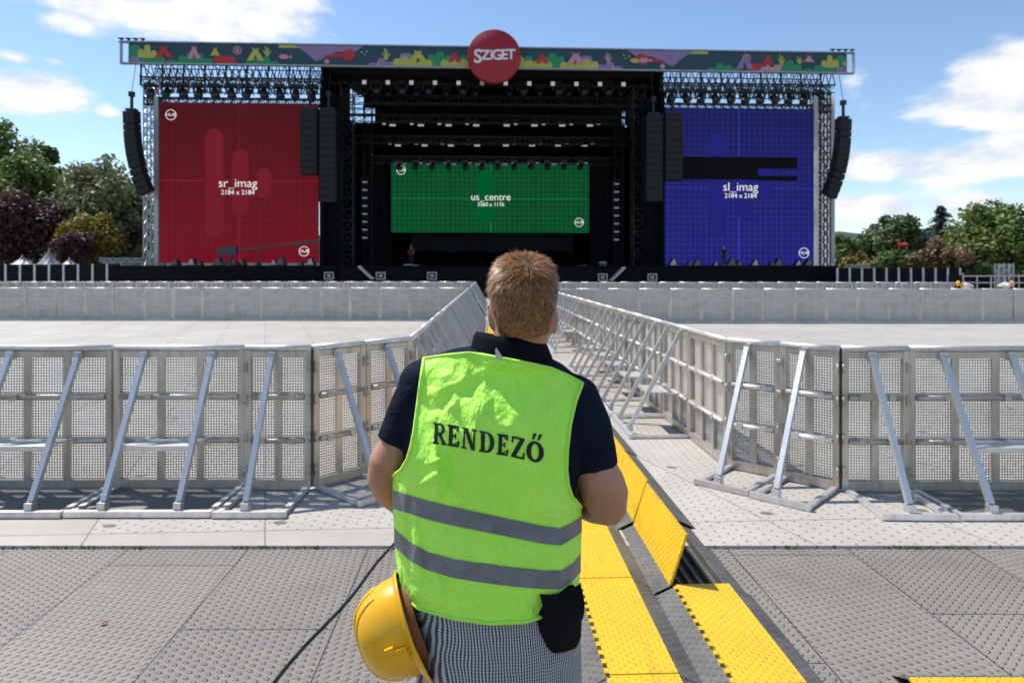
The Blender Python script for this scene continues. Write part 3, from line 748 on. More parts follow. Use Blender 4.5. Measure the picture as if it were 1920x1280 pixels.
# ================================================================== PERSON
PD = 1.475
def P(px, py, Y=PD): return W(px, py, Y)
def make_person():
    root = thing('person', 'man seen from behind in lime green safety vest, navy polo and checked trousers', 'person', (-.03, PD, 0))
    # ---------------- shirt: torso + sleeves
    tors = [(640, 918, 1000, .050, .055), (655, 895, 1016, .062, .062), (668, 848, 1056, .060, .075), (690, 803, 1086, .066, .085), (715, 778, 1100, .074, .095), (760, 762, 1108, .090, .105), (820, 757, 1098, .108, .115),
            (900, 758, 1078, .120, .125), (1000, 755, 1074, .130, .135), (1090, 760, 1070, .126, .135), (1125, 775, 1062, .105, .12)]
    def ring(px0, px1, py, rb, rf, n=40, p=2.5, sc=1., tw=None):
        cx, hw = (px0+px1)/2, (px1-px0)/2*sc; w = interp([(640, .13), (720, .155), (850, .15), (1000, .08), (1200, .02)], py); out = []
        for k in range(n):
            a = 2*math.pi*k/n; c, s = math.cos(a), math.sin(a)
            ux = math.copysign(abs(c)**(2/p), c); uy = math.copysign(abs(s)**(2/p), s)
            X = cx+hw*ux
            out.append(W(X, py+(X-945)*w, PD)+Vector((0, uy*(rf if uy > 0 else rb)*sc, 0)))
        return out
    sh = MB(); sh.loft([ring(a, b, y, rb, rf) for y, a, b, rb, rf in tors])
    def T(pts, n=14): return [P(*p[:3]) for p in pts], [p[3] for p in pts]
    sl = [(830, 700, 1.475, .052), (800, 722, 1.475, .060), (772, 768, 1.472, .051), (752, 806, 1.468, .044), (741, 831, 1.466, .0425)]
    srt = [(1040, 735, 1.475, .055), (1070, 752, 1.475, .066), (1095, 805, 1.47, .062), (1108, 850, 1.465, .0555), (1113, 877, 1.463, .054)]
    sh.tube(*T(sl), n=16); sh.tube(*T(srt), n=16)
    sh.ball(P(800, 718), (.062, .058, .054)); sh.ball(P(1070, 752), (.066, .06, .060))
    sme = remesh(sh, .0065, 5, 'polo_shirt')
    bv = BVHTree.FromPolygons([v.co[:] for v in sme.vertices], [p.vertices[:] for p in sme.polygons])
    # ---------------- body
    b = MB()
    HX, HY = .024, 1.475
    hc = lambda x, y, z: Vector((HX+x, HY+y, z))
    head = [(1.548, .020, .03, .075), (1.560, .040, .0, .090), (1.575, .052, -.03, .096), (1.60, .061, -.057, .100), (1.625, .0665, -.074, .103), (1.65, .0695, -.086, .102), (1.675, .0715, -.094, .101),
            (1.70, .073, -.099, .100), (1.725, .072, -.099, .096), (1.748, .067, -.093, .086), (1.765, .058, -.081, .072), (1.778, .044, -.063, .052), (1.786, .025, -.036, .028)]
    rings = []
    for z, rx, yb, yf in head:
        c = (yb+yf)/2; ry = (yf-yb)/2; n = 28; p = 2.25
        rx *= .905; z = z if z < 1.64 else 1.64+(z-1.64)*.91
        rings.append([hc(math.copysign(abs(math.cos(2*math.pi*k/n))**(2/p), math.cos(2*math.pi*k/n))*rx, c+math.copysign(abs(math.sin(2*math.pi*k/n))**(2/p), math.sin(2*math.pi*k/n))*ry, z) for k in range(n)])
    b.loft(rings)
    for s, zz in ((-1, 1.652), (1, 1.642)):      # ears
        rot = Euler((R(10), 0, s*R(-24))).to_matrix()
        b.ball(hc(s*.0665, .006, zz), (.008, .018, .031), rot=rot); b.ball(hc(s*.0715, .000, zz+.006), (.005, .011, .020), rot=rot)
    b.ball(hc(0, .108, 1.642), (.014, .02, .022)); b.ball(hc(0, .118, 1.634), (.015, .013, .011))   # nose
    for s in (-1, 1):
        b.ball(hc(s*.031, .094, 1.672), (.014, .010, .009)); b.ball(hc(s*.031, .097, 1.692), (.02, .008, .006)); b.ball(hc(s*.04, .08, 1.645), (.02, .02, .02))
    b.ball(hc(0, .101, 1.602), (.024, .010, .006)); b.ball(hc(0, .100, 1.592), (.02, .010, .006)); b.ball(hc(0, .085, 1.565), (.022, .018, .014))
    nx = P(970, 640).x
    b.tube([(HX-.002, HY+.005, 1.66), (HX-.006, HY, 1.62), (nx+.002, HY, 1.585), (nx-.004, HY+.003, 1.545), (nx-.02, HY+.005, 1.49)], [.054, .0555, .057, .064, .08], 20)
    b.loft([ring(a, c_, y, rb, rf, sc=.88) for y, a, c_, rb, rf in tors[3:]])
    hands = {}
    armL = [(812, 722, 1.475, .046), (772, 775, 1.472, .041), (745, 828, 1.467, .036), (730, 865, 1.465, .043), (724, 893, 1.475, .0415), (732, 915, 1.50, .0395), (770, 945, 1.555, .039), (835, 965, 1.615, .034), (905, 975, 1.655, .025), (930, 976, 1.665, .024)]
    armR = [(1058, 752, 1.475, .052), (1092, 805, 1.47, .050), (1113, 872, 1.462, .0465), (1125, 905, 1.460, .053), (1134, 928, 1.462, .052), (1137, 944, 1.475, .0465), (1118, 944, 1.52, .043), (1070, 930, 1.585, .038), (1015, 925, 1.645, .027), (995, 925, 1.662, .025)]
    for arm in (armL, armR): b.tube(*T(arm), n=18)
    for wpt, dirx in ((P(930, 976, 1.665), 1), (P(995, 925, 1.662), -1)):     # hands in front of the belly, fingers curled
        pc = wpt+Vector((dirx*.04, .012, .002))
        b.ball(pc, (.048, .017, .040))
        for i, L in enumerate((.062, .070, .066, .052)):
            a = pc+Vector((dirx*.036, .002, .027-.018*i)); k1 = a+Vector((dirx*L*.45, .010, 0)); k2 = k1+Vector((dirx*L*.22, -.022, -.002)); k3 = k2+Vector((-dirx*L*.22, -.012, -.002))
            b.tube([a-Vector((dirx*.03, 0, 0)), a, k1, k2, k3], [.0085, .0085, .008, .0075, .0065], 8)
        a = pc+Vector((-dirx*.012, -.004, .030)); b.tube([a, a+Vector((dirx*.022, -.004, .026)), a+Vector((dirx*.05, -.006, .034))], [.011, .0095, .0075], 8)
    for x0, x1 in ((-.125, -.135), (.045, .06)):          # legs inside the trousers
        b.tube([(x0, PD, .95), (x0*1.02, PD, .85), ((x0+x1)/2, PD+.01, .5), (x1, PD, .12), (x1, PD, .06)], [.07, .075, .05, .04, .04], 12)
    bme = remesh(b, .005, 4, 'body'); 
    body = obj('body', bme, 'skin', root); body.location = -Vector(root.location)
    shirt = obj('polo_shirt', sme, 'navy', root); shirt.location = body.location
    for sx in (-1, 1):
        e = MB(); e.ball(hc(sx*.029, .093, 1.669), (.0125, .0125, .0105)); eo = e.build('eye', 'tag_white', root); eo.location = body.location
        q = MB(); q.ball(hc(sx*.029, .1035, 1.669), (.0048, .0035, .0048)); q.build('iris', 'print_black', eo)
        q = MB(); q.tube([hc(sx*.014, .1005, 1.690), hc(sx*.03, .0995, 1.695), hc(sx*.044, .090, 1.690)], [.003, .0035, .002], 6); qo = q.build('eyebrow', 'scalp', root); qo.location = body.location
    # ---------------- collar
    c = MB(); cc = P(957, 645)
    def cring(rx, ry, z, n=48, tw=.10): 
        out = []
        for k in range(n):
            a = 2*math.pi*k/n; x = rx*math.cos(a); out.append(cc+Vector((x-z*.1, ry*math.sin(a)+.004, z-x*tw-.010*max(0, math.sin(a)))))
        return out
    c.loft([cring(.064, .064, .002), cring(.067, .067, .017), cring(.071, .070, .021), cring(.079, .077, .010), cring(.087, .085, -.014), cring(.094, .092, -.038), cring(.091, .089, -.038), cring(.080, .078, -.012)], cap=False)
    col = c.build('collar', 'collar', shirt)
    # ---------------- trousers
    t = MB()
    def tring(px0, px1, py, rb, rf): return ring(px0, px1, py, rb, rf, p=2.3)
    t.loft([tring(768, 1078, 1085, .122, .125), tring(772, 1080, 1130, .127, .13), tring(780, 1088, 1180, .130, .125), tring(790, 1090, 1230, .135, .12), tring(797, 1091, 1285, .130, .115), tring(805, 1088, 1320, .115, .11), tring(850, 1040, 1350, .07, .07)])
    for sx, x0, x1 in ((-1, -.118, -.14), (1, .060, .075)):
        t.tube([(x0, PD-.012, .96), (x0, PD-.008, .86), (x0*1.02, PD-.002, .72), ((x0+x1)/2, PD+.01, .50), (x1, PD-.005, .25), (x1, PD-.005, .075)], [.078, .089, .083, .070, .062, .064], 20)
    tme = remesh(t, .008, 4, 'trousers')
    tro = obj('trousers', tme, 'check', root); tro.location = -Vector(root.location)
    bt = MB(); bt.loft([ring(767, 1081, y, .1255, .133) for y in (1076, 1104)], False); bo = bt.build('belt', 'leather', tro)
    for sx, x in ((-1, -.14), (1, .075)):
        s_ = MB()
        rings = []
        for y, w_, h0 in ((-.075, .025, .055), (-.06, .036, .07), (-.02, .040, .085), (.04, .042, .085), (.10, .047, .06), (.16, .046, .05), (.195, .035, .042), (.21, .02, .03)):
            rings.append([Vector((x+w_*math.cos(a_), PD+y, .002+max(0, (h0/2)*(1+math.sin(a_)*1.05)))) for a_ in [2*math.pi*q/16 for q in range(16)]])
        s_.loft(rings); so_ = s_.build('shoe', 'leather', root, world=True)
    # ---------------- vest surface
    cv = [v.co for v in col.data.vertices]; nv = len(sme.vertices); nt = len(tme.vertices)
    bv = BVHTree.FromPolygons([v.co[:] for v in sme.vertices]+[v.co[:] for v in tme.vertices]+[v[:] for v in cv], [p.vertices[:] for p in sme.polygons]+[tuple(q+nv for q in p.vertices) for p in tme.polygons]+[tuple(q+nv+nt for q in p.vertices) for p in col.data.polygons])
    sil = [(640, 800, 1090), (680, 765, 1122), (720, 748, 1136), (760, 738, 1142), (800, 732, 1136), (850, 732, 1124), (893, 733, 1106), (930, 735, 1096), (1000, 738, 1091), (1100, 745, 1088), (1180, 760, 1085)]
    topl = [(700, 700), (770, 676), (835, 662), (880, 652), (960, 648), (1035, 676), (1065, 695), (1092, 712), (1140, 740)]
    def base(px, py):
        xl, xr = interp(sil, py); u = abs((px-(xl+xr)/2)/((xr-xl)/2)); u = min(u, .999)
        v = max(0., py-interp(topl, px)); k = 1-(1-min(v/205, 1))**2
        k *= 1-.10*max(0, min(1, (py-900)/260))
        return PD-.002-(.015+.122*k)*(1-u**2.5)**(1/2.5)
    GX0, GX1, GY0, GY1, GS = 712, 1116, 640, 1184, 4
    nx_, ny_ = (GX1-GX0)//GS+1, (GY1-GY0)//GS+1
    hit = [[None]*nx_ for _ in range(ny_)]; dep = [[0]*nx_ for _ in range(ny_)]
    for j in range(ny_):
        for i in range(nx_):
            px, py = GX0+i*GS, GY0+j*GS
            d = Vector(((px-CX)/F, 1, -(py-CY)/F)); dn = d.normalized()
            r = bv.ray_cast(Vector((0, 0, H)), dn)
            hy = r[0].y-(.0105 if py > 700 else .007) if r[0] is not None else 9.
            hit[j][i] = hy; dep[j][i] = min(base(px, py), hy)
    for it in range(10):
        nd = [row[:] for row in dep]
        for j in range(ny_):
            for i in range(nx_):
                s = 0; c_ = 0
                for dj, di in ((0, 1), (0, -1), (1, 0), (-1, 0)):
                    a, e = j+dj, i+di
                    if 0 <= a < ny_ and 0 <= e < nx_: s += dep[a][e]; c_ += 1
                nd[j][i] = min(.4*dep[j][i]+.6*s/c_, hit[j][i])
        dep = nd
    def sm(a, b_, x): t = max(0, min(1, (x-a)/(b_-a))); return t*t*(3-2*t)
    def ridge(x): return 1-abs(x)*2
    # explicit folds: (x0,y0,x1,y1,half width px, height m); positive bulges toward the camera
    folds = [(928, 695, 950, 800, 20, -.011), (918, 688, 890, 800, 14, .006), (985, 690, 1000, 790, 22, .005), (1000, 800, 1062, 738, 13, .006), (1052, 700, 960, 765, 8, .0035),
             (828, 700, 812, 780, 12, .005), (870, 690, 838, 800, 12, .006), (858, 690, 862, 760, 7, -.004), (800, 740, 900, 700, 9, .0035), (812, 830, 826, 940, 13, .008), (838, 850, 846, 930, 9, -.006), (790, 905, 850, 870, 7, .004),
             (800, 870, 838, 858, 6, .004), (795, 905, 835, 900, 5, .003), (870, 1000, 862, 1160, 18, .004), (815, 1060, 835, 1150, 13, .006), (790, 980, 805, 1130, 9, -.004), (1000, 880, 1040, 985, 20, .004), (1060, 850, 1010, 930, 12, -.004),
             (940, 900, 930, 1160, 24, -.003), (1040, 1020, 1055, 1140, 14, .004), (905, 1080, 930, 1165, 10, -.003), (770, 930, 760, 1110, 8, -.004), (990, 1090, 985, 1165, 12, .004),
             (980, 720, 1060, 745, 6, .003), (950, 745, 1040, 715, 6, -.003), (1010, 690, 1030, 790, 7, -.003), (880, 780, 925, 880, 16, .004), (960, 820, 925, 900, 14, -.003)]
    def fold(px, py):
        d = 0
        for x0, y0, x1, y1, w, h in folds:
            dx, dy = x1-x0, y1-y0; L2 = dx*dx+dy*dy; t = max(0., min(1., ((px-x0)*dx+(py-y0)*dy)/L2))
            q = math.hypot(px-x0-dx*t, py-y0-dy*t)/w
            if q < 2.5: d += h*(1.0 if y1 < 805 else 2.0)*math.exp(-q*q*1.4)*(math.sin(math.pi*(.12+.82*t)))
        V = Vector((px*.012, py*.012, 1.3))
        up = 1-.20*sm(780, 860, py); left = sm(850, 790, px)*sm(800, 850, py)*.6
        amp = .0048*max(up, left)
        n1 = abs(noise.noise(Vector((px*.028+py*.012, py*.022-px*.010, 0.7)))); n2 = abs(noise.noise(Vector((px*.055-py*.03, py*.05+px*.02, 4.7)))); n3 = noise.noise(Vector((px*.011, py*.006, 9.7)))
        d += amp*(1.7*(.3-n1)+.45*(.3-n2))+.0045*n3
        return d
    def depth(px, py):
        x = max(0, min(nx_-1.001, (px-GX0)/GS)); y = max(0, min(ny_-1.001, (py-GY0)/GS)); i, j = int(x), int(y); a, b_ = x-i, y-j
        return (dep[j][i]*(1-a)+dep[j][i+1]*a)*(1-b_)+(dep[j+1][i]*(1-a)+dep[j+1][i+1]*a)*b_
    def VP(px, py, off=0.):
        xl, xr = interp(sil, py); u = abs((px-(xl+xr)/2)/((xr-xl)/2)); damp = sm(1.0, .85, u)
        d0 = depth(px, py); f_ = fold(px, py)*max(.15, damp)
        return W(px, py, d0-max(f_, -.0065)-off)
    Lt = [(0, 795, 672), (.1, 789, 716), (.2, 783, 762), (.3, 777, 808), (.36, 771, 838), (.41, 764, 862), (.45, 752, 881), (.49, 735, 892), (.6, 736, 945), (.7, 739, 995), (.8, 742, 1042), (.9, 746, 1084), (1, 752, 1116)]
    Rt = [(0, 1092, 718), (.1, 1079, 752), (.2, 1069, 795), (.3, 1063, 845), (.36, 1062, 880), (.41, 1065, 908), (.45, 1073, 932), (.49, 1090, 950), (.6, 1091, 985), (.7, 1090, 1015), (.8, 1089, 1048), (.9, 1087, 1080), (1, 1085, 1108)]
    top = [(795, 672), (835, 666), (878, 662), (905, 665), (930, 670), (990, 681), (1035, 691), (1065, 704), (1092, 718)]
    hem = [(752, 1116), (785, 1140), (850, 1158), (920, 1168), (985, 1165), (1040, 1148), (1085, 1108)]
    def along(poly, s):
        x = poly[0][0]+(poly[-1][0]-poly[0][0])*s; return x, interp(poly, x)
    def vest_px(s, t):
        lx, ly = interp(Lt, t); rx, ry = interp(Rt, t)
        x = lx+(rx-lx)*s; y = ly+(ry-ly)*s
        tx, ty = along(top, s); hx, hy = along(hem, s)
        ct = (tx-(795+(1092-795)*s), ty-(672+(718-672)*s)); ch = (hx-(752+(1085-752)*s), hy-(1116+(1108-1116)*s))
        k0 = (1-t)**2; k1 = t**1.5
        # sag of the rows in the middle band (stripes dip toward the middle right)
        sag = math.sin(math.pi*s)*18*math.sin(math.pi*min(1, max(0, t)))
        return x+ct[0]*k0+ch[0]*k1, y+ct[1]*k0+ch[1]*k1+sag
    NS, NTt = 150, 210; TW = .49
    m = MB(); idx = {}
    def addv(v): m.v.append(v); return len(m.v)-1
    for j in range(NTt+1):
        for i in range(NS+1): idx[i, j] = addv(VP(*vest_px(i/NS, j/NTt)))
    for j in range(NTt):
        for i in range(NS): m.f.append((idx[i, j], idx[i+1, j], idx[i+1, j+1], idx[i, j+1])); m.sm.append(True)
    # wrap to the front below the armpits, and the front panels over the shoulders
    j0 = round(TW*NTt); NF = 28
    def front(side, j, k):
        a = m.v[idx[0 if side < 0 else NS, j]]; cxw = (m.v[idx[0, j]].x+m.v[idx[NS, j]].x)/2; ang = math.pi*.5*k/NF*.93
        bulge = .150+.010*math.sin(j*.05)
        x = cxw+(a.x-cxw)*math.cos(ang)**.8; y = a.y+(max(a.y, PD)+bulge+.022-a.y)*math.sin(ang)**.8
        return Vector((x+.004*noise.noise(Vector((k*.3, j*.06, side*5))), y+.006*noise.noise(Vector((k*.2, j*.05, side))), a.z-.01*math.sin(ang)))
    for side in (-1, 1):
        e = 0 if side < 0 else NS
        fid = {}
        for j in range(j0, NTt+1):
            fid[0, j] = idx[e, j]
            for k in range(1, NF+1): fid[k, j] = addv(front(side, j, k))
        for j in range(j0, NTt):
            for k in range(NF): m.f.append((fid[k, j], fid[k+1, j], fid[k+1, j+1], fid[k, j+1])[::side]); m.sm.append(True)
        # upper front panel: from shoulder edge (top row part) down to the wrap row
        s0, s1 = ((0, 42) if side < 0 else (108, NS)); ks = list(range(6, NF+1)); n = 26; rows = []
        shoulder = [m.v[idx[s0+(s1-s0)*q//(len(ks)-1), 0]] for q in range(len(ks))]
        if side > 0: shoulder = shoulder[::-1]
        bot = [m.v[fid[k, j0]] for k in ks]
        for r in range(n+1):
            t = r/n; row = []
            for q in range(len(ks)):
                if r == 0: row.append(None); continue
                a, c2 = shoulder[q], bot[q]; p = a.lerp(c2, t); tt = min(1, t*2.2)
                p.y = a.y+(max(c2.y, PD+.10)-a.y)*math.sin(tt*math.pi/2)*(1-t**4)+(c2.y-a.y)*t**4+.045*math.sin(math.pi*min(1, t*1.3)); p.z = a.z+(c2.z-a.z)*t**1.25+.010*math.sin(math.pi*min(1, t*4))
                row.append(p)
            rows.append(row)
        ids = [[idx[min(NS, s0+(s1-s0)*(q if side < 0 else len(ks)-1-q)//(len(ks)-1)), 0] for q in range(len(ks))]]
        for r in range(1, n): ids.append([addv(p) for p in rows[r]])
        ids.append([fid[k, j0] for k in ks])
        for r in range(n):
            for q in range(len(ks)-1): m.f.append((ids[r][q], ids[r][q+1], ids[r+1][q+1], ids[r+1][q])); m.sm.append(True)
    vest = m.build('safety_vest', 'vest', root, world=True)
    # reflective stripes
    def stripe(tabl, tabr, fronts):
        s_ = MB(); nx2, ny2 = 150, 12; g = []
        for j in range(ny2+1):
            r = []
            for i in range(nx2+1):
                q = i/nx2; xs_, a, b_ = tabl(q); y = a+(b_-a)*j/ny2; r.append(VP(xs_, y, .0022))
            g.append(r)
        s_.loft(g, False, False)
        for side in (0, nx2):
            sg = -1 if side == 0 else 1; gg = []
            for j in range(ny2+1):
                a = g[j][side]; r = [a]
                cxw = (g[j][0].x+g[j][nx2].x)/2
                for k in range(1, NF+1):
                    ang = math.pi*.5*k/NF*.93
                    r.append(Vector((cxw+(a.x+sg*.002-cxw)*math.cos(ang)**.8, a.y+(max(a.y, PD)+.180-a.y)*math.sin(ang)**.8, a.z-.01*math.sin(ang))))
                gg.append(r)
            s_.loft(gg, False, False)
        return s_
    S1t = [(736, 919), (770, 929), (800, 938), (850, 950), (900, 961), (960, 974), (1020, 986), (1052, 990), (1075, 978), (1091, 967)]
    S1b = [(736, 953), (770, 963), (800, 973), (850, 985), (900, 995), (960, 1007), (1020, 1019), (1052, 1022), (1075, 1009), (1091, 997)]
    S2t = [(739, 990), (765, 1014), (800, 1034), (850, 1048), (900, 1055), (960, 1063), (1020, 1069), (1052, 1069), (1075, 1055), (1089, 1038)]
    S2b = [(741, 1024), (765, 1048), (800, 1068), (850, 1083), (900, 1091), (960, 1099), (1020, 1104), (1050, 1104), (1072, 1091), (1088, 1073)]
    for a, b_ in ((S1t, S1b), (S2t, S2b)):
        f_ = lambda q, a=a, b_=b_: (a[0][0]+(a[-1][0]-a[0][0])*q, interp(a, a[0][0]+(a[-1][0]-a[0][0])*q), interp(b_, a[0][0]+(a[-1][0]-a[0][0])*q))
        stripe(f_, None, None).build('reflective_stripe', 'tape', vest, world=False).location = (0, 0, 0)
    # binding along the edges
    bd = MB()
    def bind(pts, n=60, w=.0042):
        ps = []
        for k in range(n+1):
            ps.append(VP(*pts(k/n), .001))
        bd.tube(ps, w, 6)
    bind(lambda t: vest_px(0, t*.49)); bind(lambda t: vest_px(1, t*.49)); bind(lambda t: vest_px(t, 0)); bind(lambda t: vest_px(t, 1))
    bd.build('binding', 'vest_bind', vest)
    for o in vest.children: o.location = -Vector(root.location)
    # ---------------- lettering RENDEZO with double acute
    GL = letters()
    lx = [('R', 811, 836), ('E', 838, 862), ('N', 865, 893), ('D', 898, 927), ('E', 931, 954), ('Z', 957, 984), ('O', 986, 1019)]
    lm = MB()
    bl = [(811, 831), (836, 834.5), (862, 839), (893, 845.5), (927, 851), (954, 855), (984, 862), (1019, 868)]
    for ch, x0, x1 in lx:
        for quad in GL[ch]:
            nsub = 4
            for a in range(nsub):
                for c2 in range(nsub):
                    pts = []
                    for u, v in ((a, c2), (a+1, c2), (a+1, c2+1), (a, c2+1)):
                        u, v = u/nsub, v/nsub
                        p = [(1-u)*(1-v)*quad[0][q]+u*(1-v)*quad[1][q]+u*v*quad[2][q]+(1-u)*v*quad[3][q] for q in (0, 1)]
                        X = x0+(x1-x0)*p[0]; Y = interp(bl, X)-39.5*p[1]
                        pts.append(VP(X+p[1]*1.5, Y, .0020))
                    lm.add(pts, [(0, 1, 2, 3)], True)
    lo = lm.build('lettering', 'print_black', vest); lo.location = -Vector(root.location)
    tg = MB(); tg.add([VP(928, 655, .012), VP(931, 652, .012), VP(944, 671, .010), VP(930, 672, .010)], [(0, 1, 2, 3)]); to = tg.build('label_tag', 'tag_white', vest); to.location = -Vector(root.location)
    # ---------------- hair: cap + strands
    hb = BVHTree.FromPolygons([v.co[:] for v in bme.vertices], [p.vertices[:] for p in bme.polygons])
    cen = Vector((HX, HY, 1.685)); rnd = random.Random(3)
    hair = MB()
    whorl = (Vector((.012, -.075, .075))).normalized()
    def hairline(d):
        # lowest elevation of the hair by direction: nape low, above the ears, forehead
        a = math.atan2(d.x, -d.y)   # 0 = straight back
        aa = abs(a)
        if aa < .95: return -.80
        if aa < 1.25: return -.80+(aa-.95)/.3*.86
        if aa < 1.85: return .06-(.25 if 1.55 < aa < 1.75 else 0)
        return min(.55, .06+(aa-1.85)*.9)
    # hair roots: thin shell over the scalp
    cap = MB(); n1_, n2_ = 64, 40; rows = []
    for j in range(n2_+1):
        row = []
        for i in range(n1_):
            a = 2*math.pi*i/n1_-math.pi
            dd = Vector((math.sin(a), -math.cos(a), 0)); lo_ = hairline(dd); el = lo_+(1.5-lo_)*j/n2_
            d = Vector((dd.x*math.cos(el), dd.y*math.cos(el), math.sin(el)))
            r = hb.ray_cast(cen+d*.3, -d)
            p = r[0] if r[0] is not None else cen+d*.1
            k = min(1, j/8)
            row.append(p+d*(-.002+.0065*k+.004*max(0, math.sin(el))))
        rows.append(row)
    cap.loft(rows, False, True)
    ho = cap.build('hair', 'scalp', root); ho.location = -Vector(root.location)
    cnt = 0
    while cnt < 15000:
        d = Vector((rnd.gauss(0, 1), rnd.gauss(0, 1)-.35, rnd.gauss(0, 1)+.1)).normalized()
        el = math.asin(d.z); lo_ = hairline(Vector((d.x, d.y, 0)))
        if el < lo_+.01*rnd.random(): continue
        r = hb.ray_cast(cen+d*.3, -d)
        if r[0] is None: continue
        cnt += 1
        p = r[0]; nrm = r[1] if r[1].dot(d) > 0 else -r[1]
        flow = (d-whorl); flow = flow-nrm*flow.dot(nrm)
        down = Vector((0, 0, -1)); down = down-nrm*down.dot(nrm)
        kd = max(0, min(1, (.62-el)/.9))
        flow = (flow.normalized()*(1-.55*kd)+down*(.9*kd)) if flow.length > 1e-4 else down
        flow = flow.normalized()+Vector((rnd.gauss(0, .13), rnd.gauss(0, .13), rnd.gauss(0, .13)))+.35*noise.noise_vector(p*38)
        fade = max(.06, min(1, (el-lo_)/.85))
        if abs(math.atan2(d.x, -d.y)) > .95: fade = max(.15, min(fade, (el+.15)/.9))
        L = (.008+.017*fade)*rnd.uniform(.7, 1.25); lift = .10+.42*max(0, math.sin(el))*rnd.uniform(.4, 1.2)
        w_ = .00062+.0004*rnd.random(); side = nrm.cross(flow).normalized()
        p0 = p+nrm*(.0005+.0035*fade); p1 = p0+(flow*(1-lift)+nrm*lift).normalized()*L*.5; p2 = p1+(flow*(1-lift*.5)+nrm*lift*.45+down*.15).normalized()*L*.5
        hair.add([p0-side*w_, p0+side*w_, p1+side*w_*.8, p1-side*w_*.8, p2], [(0, 1, 2, 3), (3, 2, 4)], True)
    st = hair.build('hair_strands', 'hair', ho)
    bm_ = MB(); rnd = random.Random(5)     # short beard along the jaw, seen past the neck on the right
    for k in range(1800):
        a = rnd.uniform(-1.25, 1.25); z = 1.56+rnd.random()*.055
        d = Vector((math.sin(a)*.9, math.cos(a), -.25+rnd.random()*.1)).normalized()
        r = hb.ray_cast(Vector((HX, HY, z))+d*.3, -d)
        if r[0] is None: continue
        nrm = r[1] if r[1].dot(d) > 0 else -r[1]; s_ = nrm.cross(Vector((0, 0, 1))).normalized()*.0006
        q = r[0]+nrm*.004+Vector((0, 0, -.006)); bm_.add([r[0]-s_, r[0]+s_, q], [(0, 1, 2)])
    bo = bm_.build('beard', 'hair', root); bo.location = -Vector(root.location)
    return root

def letters():
    G = {}
    def rect(x0, y0, x1, y1): return [(x0, y0), (x1, y0), (x1, y1), (x0, y1)]
    def arc(cx, cy, ox, oy, ix, iy, a0, a1, n=8):
        q = []
        for k in range(n):
            a, b = R(a0+(a1-a0)*k/n), R(a0+(a1-a0)*(k+1)/n)
            q.append([(cx+ox*math.cos(a), cy+oy*math.sin(a)), (cx+ox*math.cos(b), cy+oy*math.sin(b)), (cx+ix*math.cos(b), cy+iy*math.sin(b)), (cx+ix*math.cos(a), cy+iy*math.sin(a))])
        return q
    G['R'] = [rect(.10, 0, .36, 1), rect(0, 0, .47, .09), rect(0, .91, .40, 1), rect(.36, .91, .50, 1), rect(.36, .46, .50, .55)]+arc(.50, .73, .38, .27, .14, .17, -90, 90)+[[(.40, .47), (.62, .50), (.98, .08), (.70, .08)], rect(.66, 0, 1.04, .09)]
    G['E'] = [rect(.12, 0, .42, 1), rect(0, 0, .9, .09), rect(0, .91, .86, 1), [(.42, .09), (.60, .09), (.92, .28), (.82, .28)], [(.90, 0), (.97, .30), (.86, .30), (.72, .04)], [(.42, .91), (.60, .91), (.86, .74), (.76, .74)], [(.86, 1), (.90, .72), (.80, .72), (.70, .95)], rect(.42, .46, .66, .54), [(.58, .38), (.68, .36), (.68, .64), (.58, .62)]]
    G['N'] = [rect(.10, 0, .22, 1), rect(0, 0, .34, .08), rect(0, .92, .30, 1), rect(.76, 0, .88, 1), rect(.64, .92, 1, 1), [(.08, 1), (.38, 1), (.90, 0), (.66, 0)]]
    G['D'] = [rect(.10, 0, .36, 1), rect(0, 0, .46, .09), rect(0, .91, .46, 1)]+arc(.46, .5, .52, .5, .24, .40, -90, 90, 10)
    G['Z'] = [rect(.06, .90, .94, 1), rect(.04, 0, .96, .10), [(.04, .08), (.36, .08), (.94, .92), (.62, .92)], [(.06, 1), (.20, .95), (.14, .68), (.04, .68)], [(.96, 0), (.80, .05), (.88, .34), (.98, .34)]]
    G['O'] = arc(.5, .47, .5, .50, .22, .38, 0, 360, 22)+[[(.30, 1.04), (.42, 1.04), (.56, 1.34), (.38, 1.34)], [(.60, 1.04), (.72, 1.04), (.88, 1.34), (.70, 1.34)]]
    return G
person = make_person()

# ---------------- pouch on the right hip
def make_pouch():
    c = P(1047, 1158, PD-.085)
    root = thing('waist_pouch', 'black cloth pouch hanging at the right hip of the man in the vest', 'pouch', c)
    b = MB(); rings = []
    for z, hw, dy in ((.062, .030, .018), (.058, .042, .026), (.03, .050, .034), (-.01, .050, .036), (-.04, .043, .032), (-.058, .030, .022), (-.064, .014, .010)):
        rings.append([Vector((hw*math.copysign(abs(math.cos(a))**.7, math.cos(a))+.004*math.sin(z*60+a), dy*math.copysign(abs(math.sin(a))**.8, math.sin(a))+.07*0, z-.10*hw*math.cos(a)*0)) for a in [2*math.pi*q/24 for q in range(24)]])
    rot = Matrix.Rotation(R(-6), 3, 'Y') @ Matrix.Rotation(R(18), 3, 'Z')
    rings = [[rot @ v for v in r] for r in rings]
    b.loft(rings); b.build('bag', 'pouch', root)
    f = MB(); f.loft([[rot @ Vector((x*(1+.02), -.024-.018*math.sin(math.pi*(i+1)/9)-.0, .064-.075*i/8+.012*abs(x/.05)**2)) for x in [(-.043+.086*q/16) for q in range(17)]] for i in range(9)], False, False); f.build('flap', 'pouch', root)
    s = MB(); s.box(rot @ Vector((-.02, .004, .085)), (.022, .006, .05)); s.box(rot @ Vector((.02, .004, .085)), (.022, .006, .05)); s.build('strap', 'leather', root)
make_pouch()

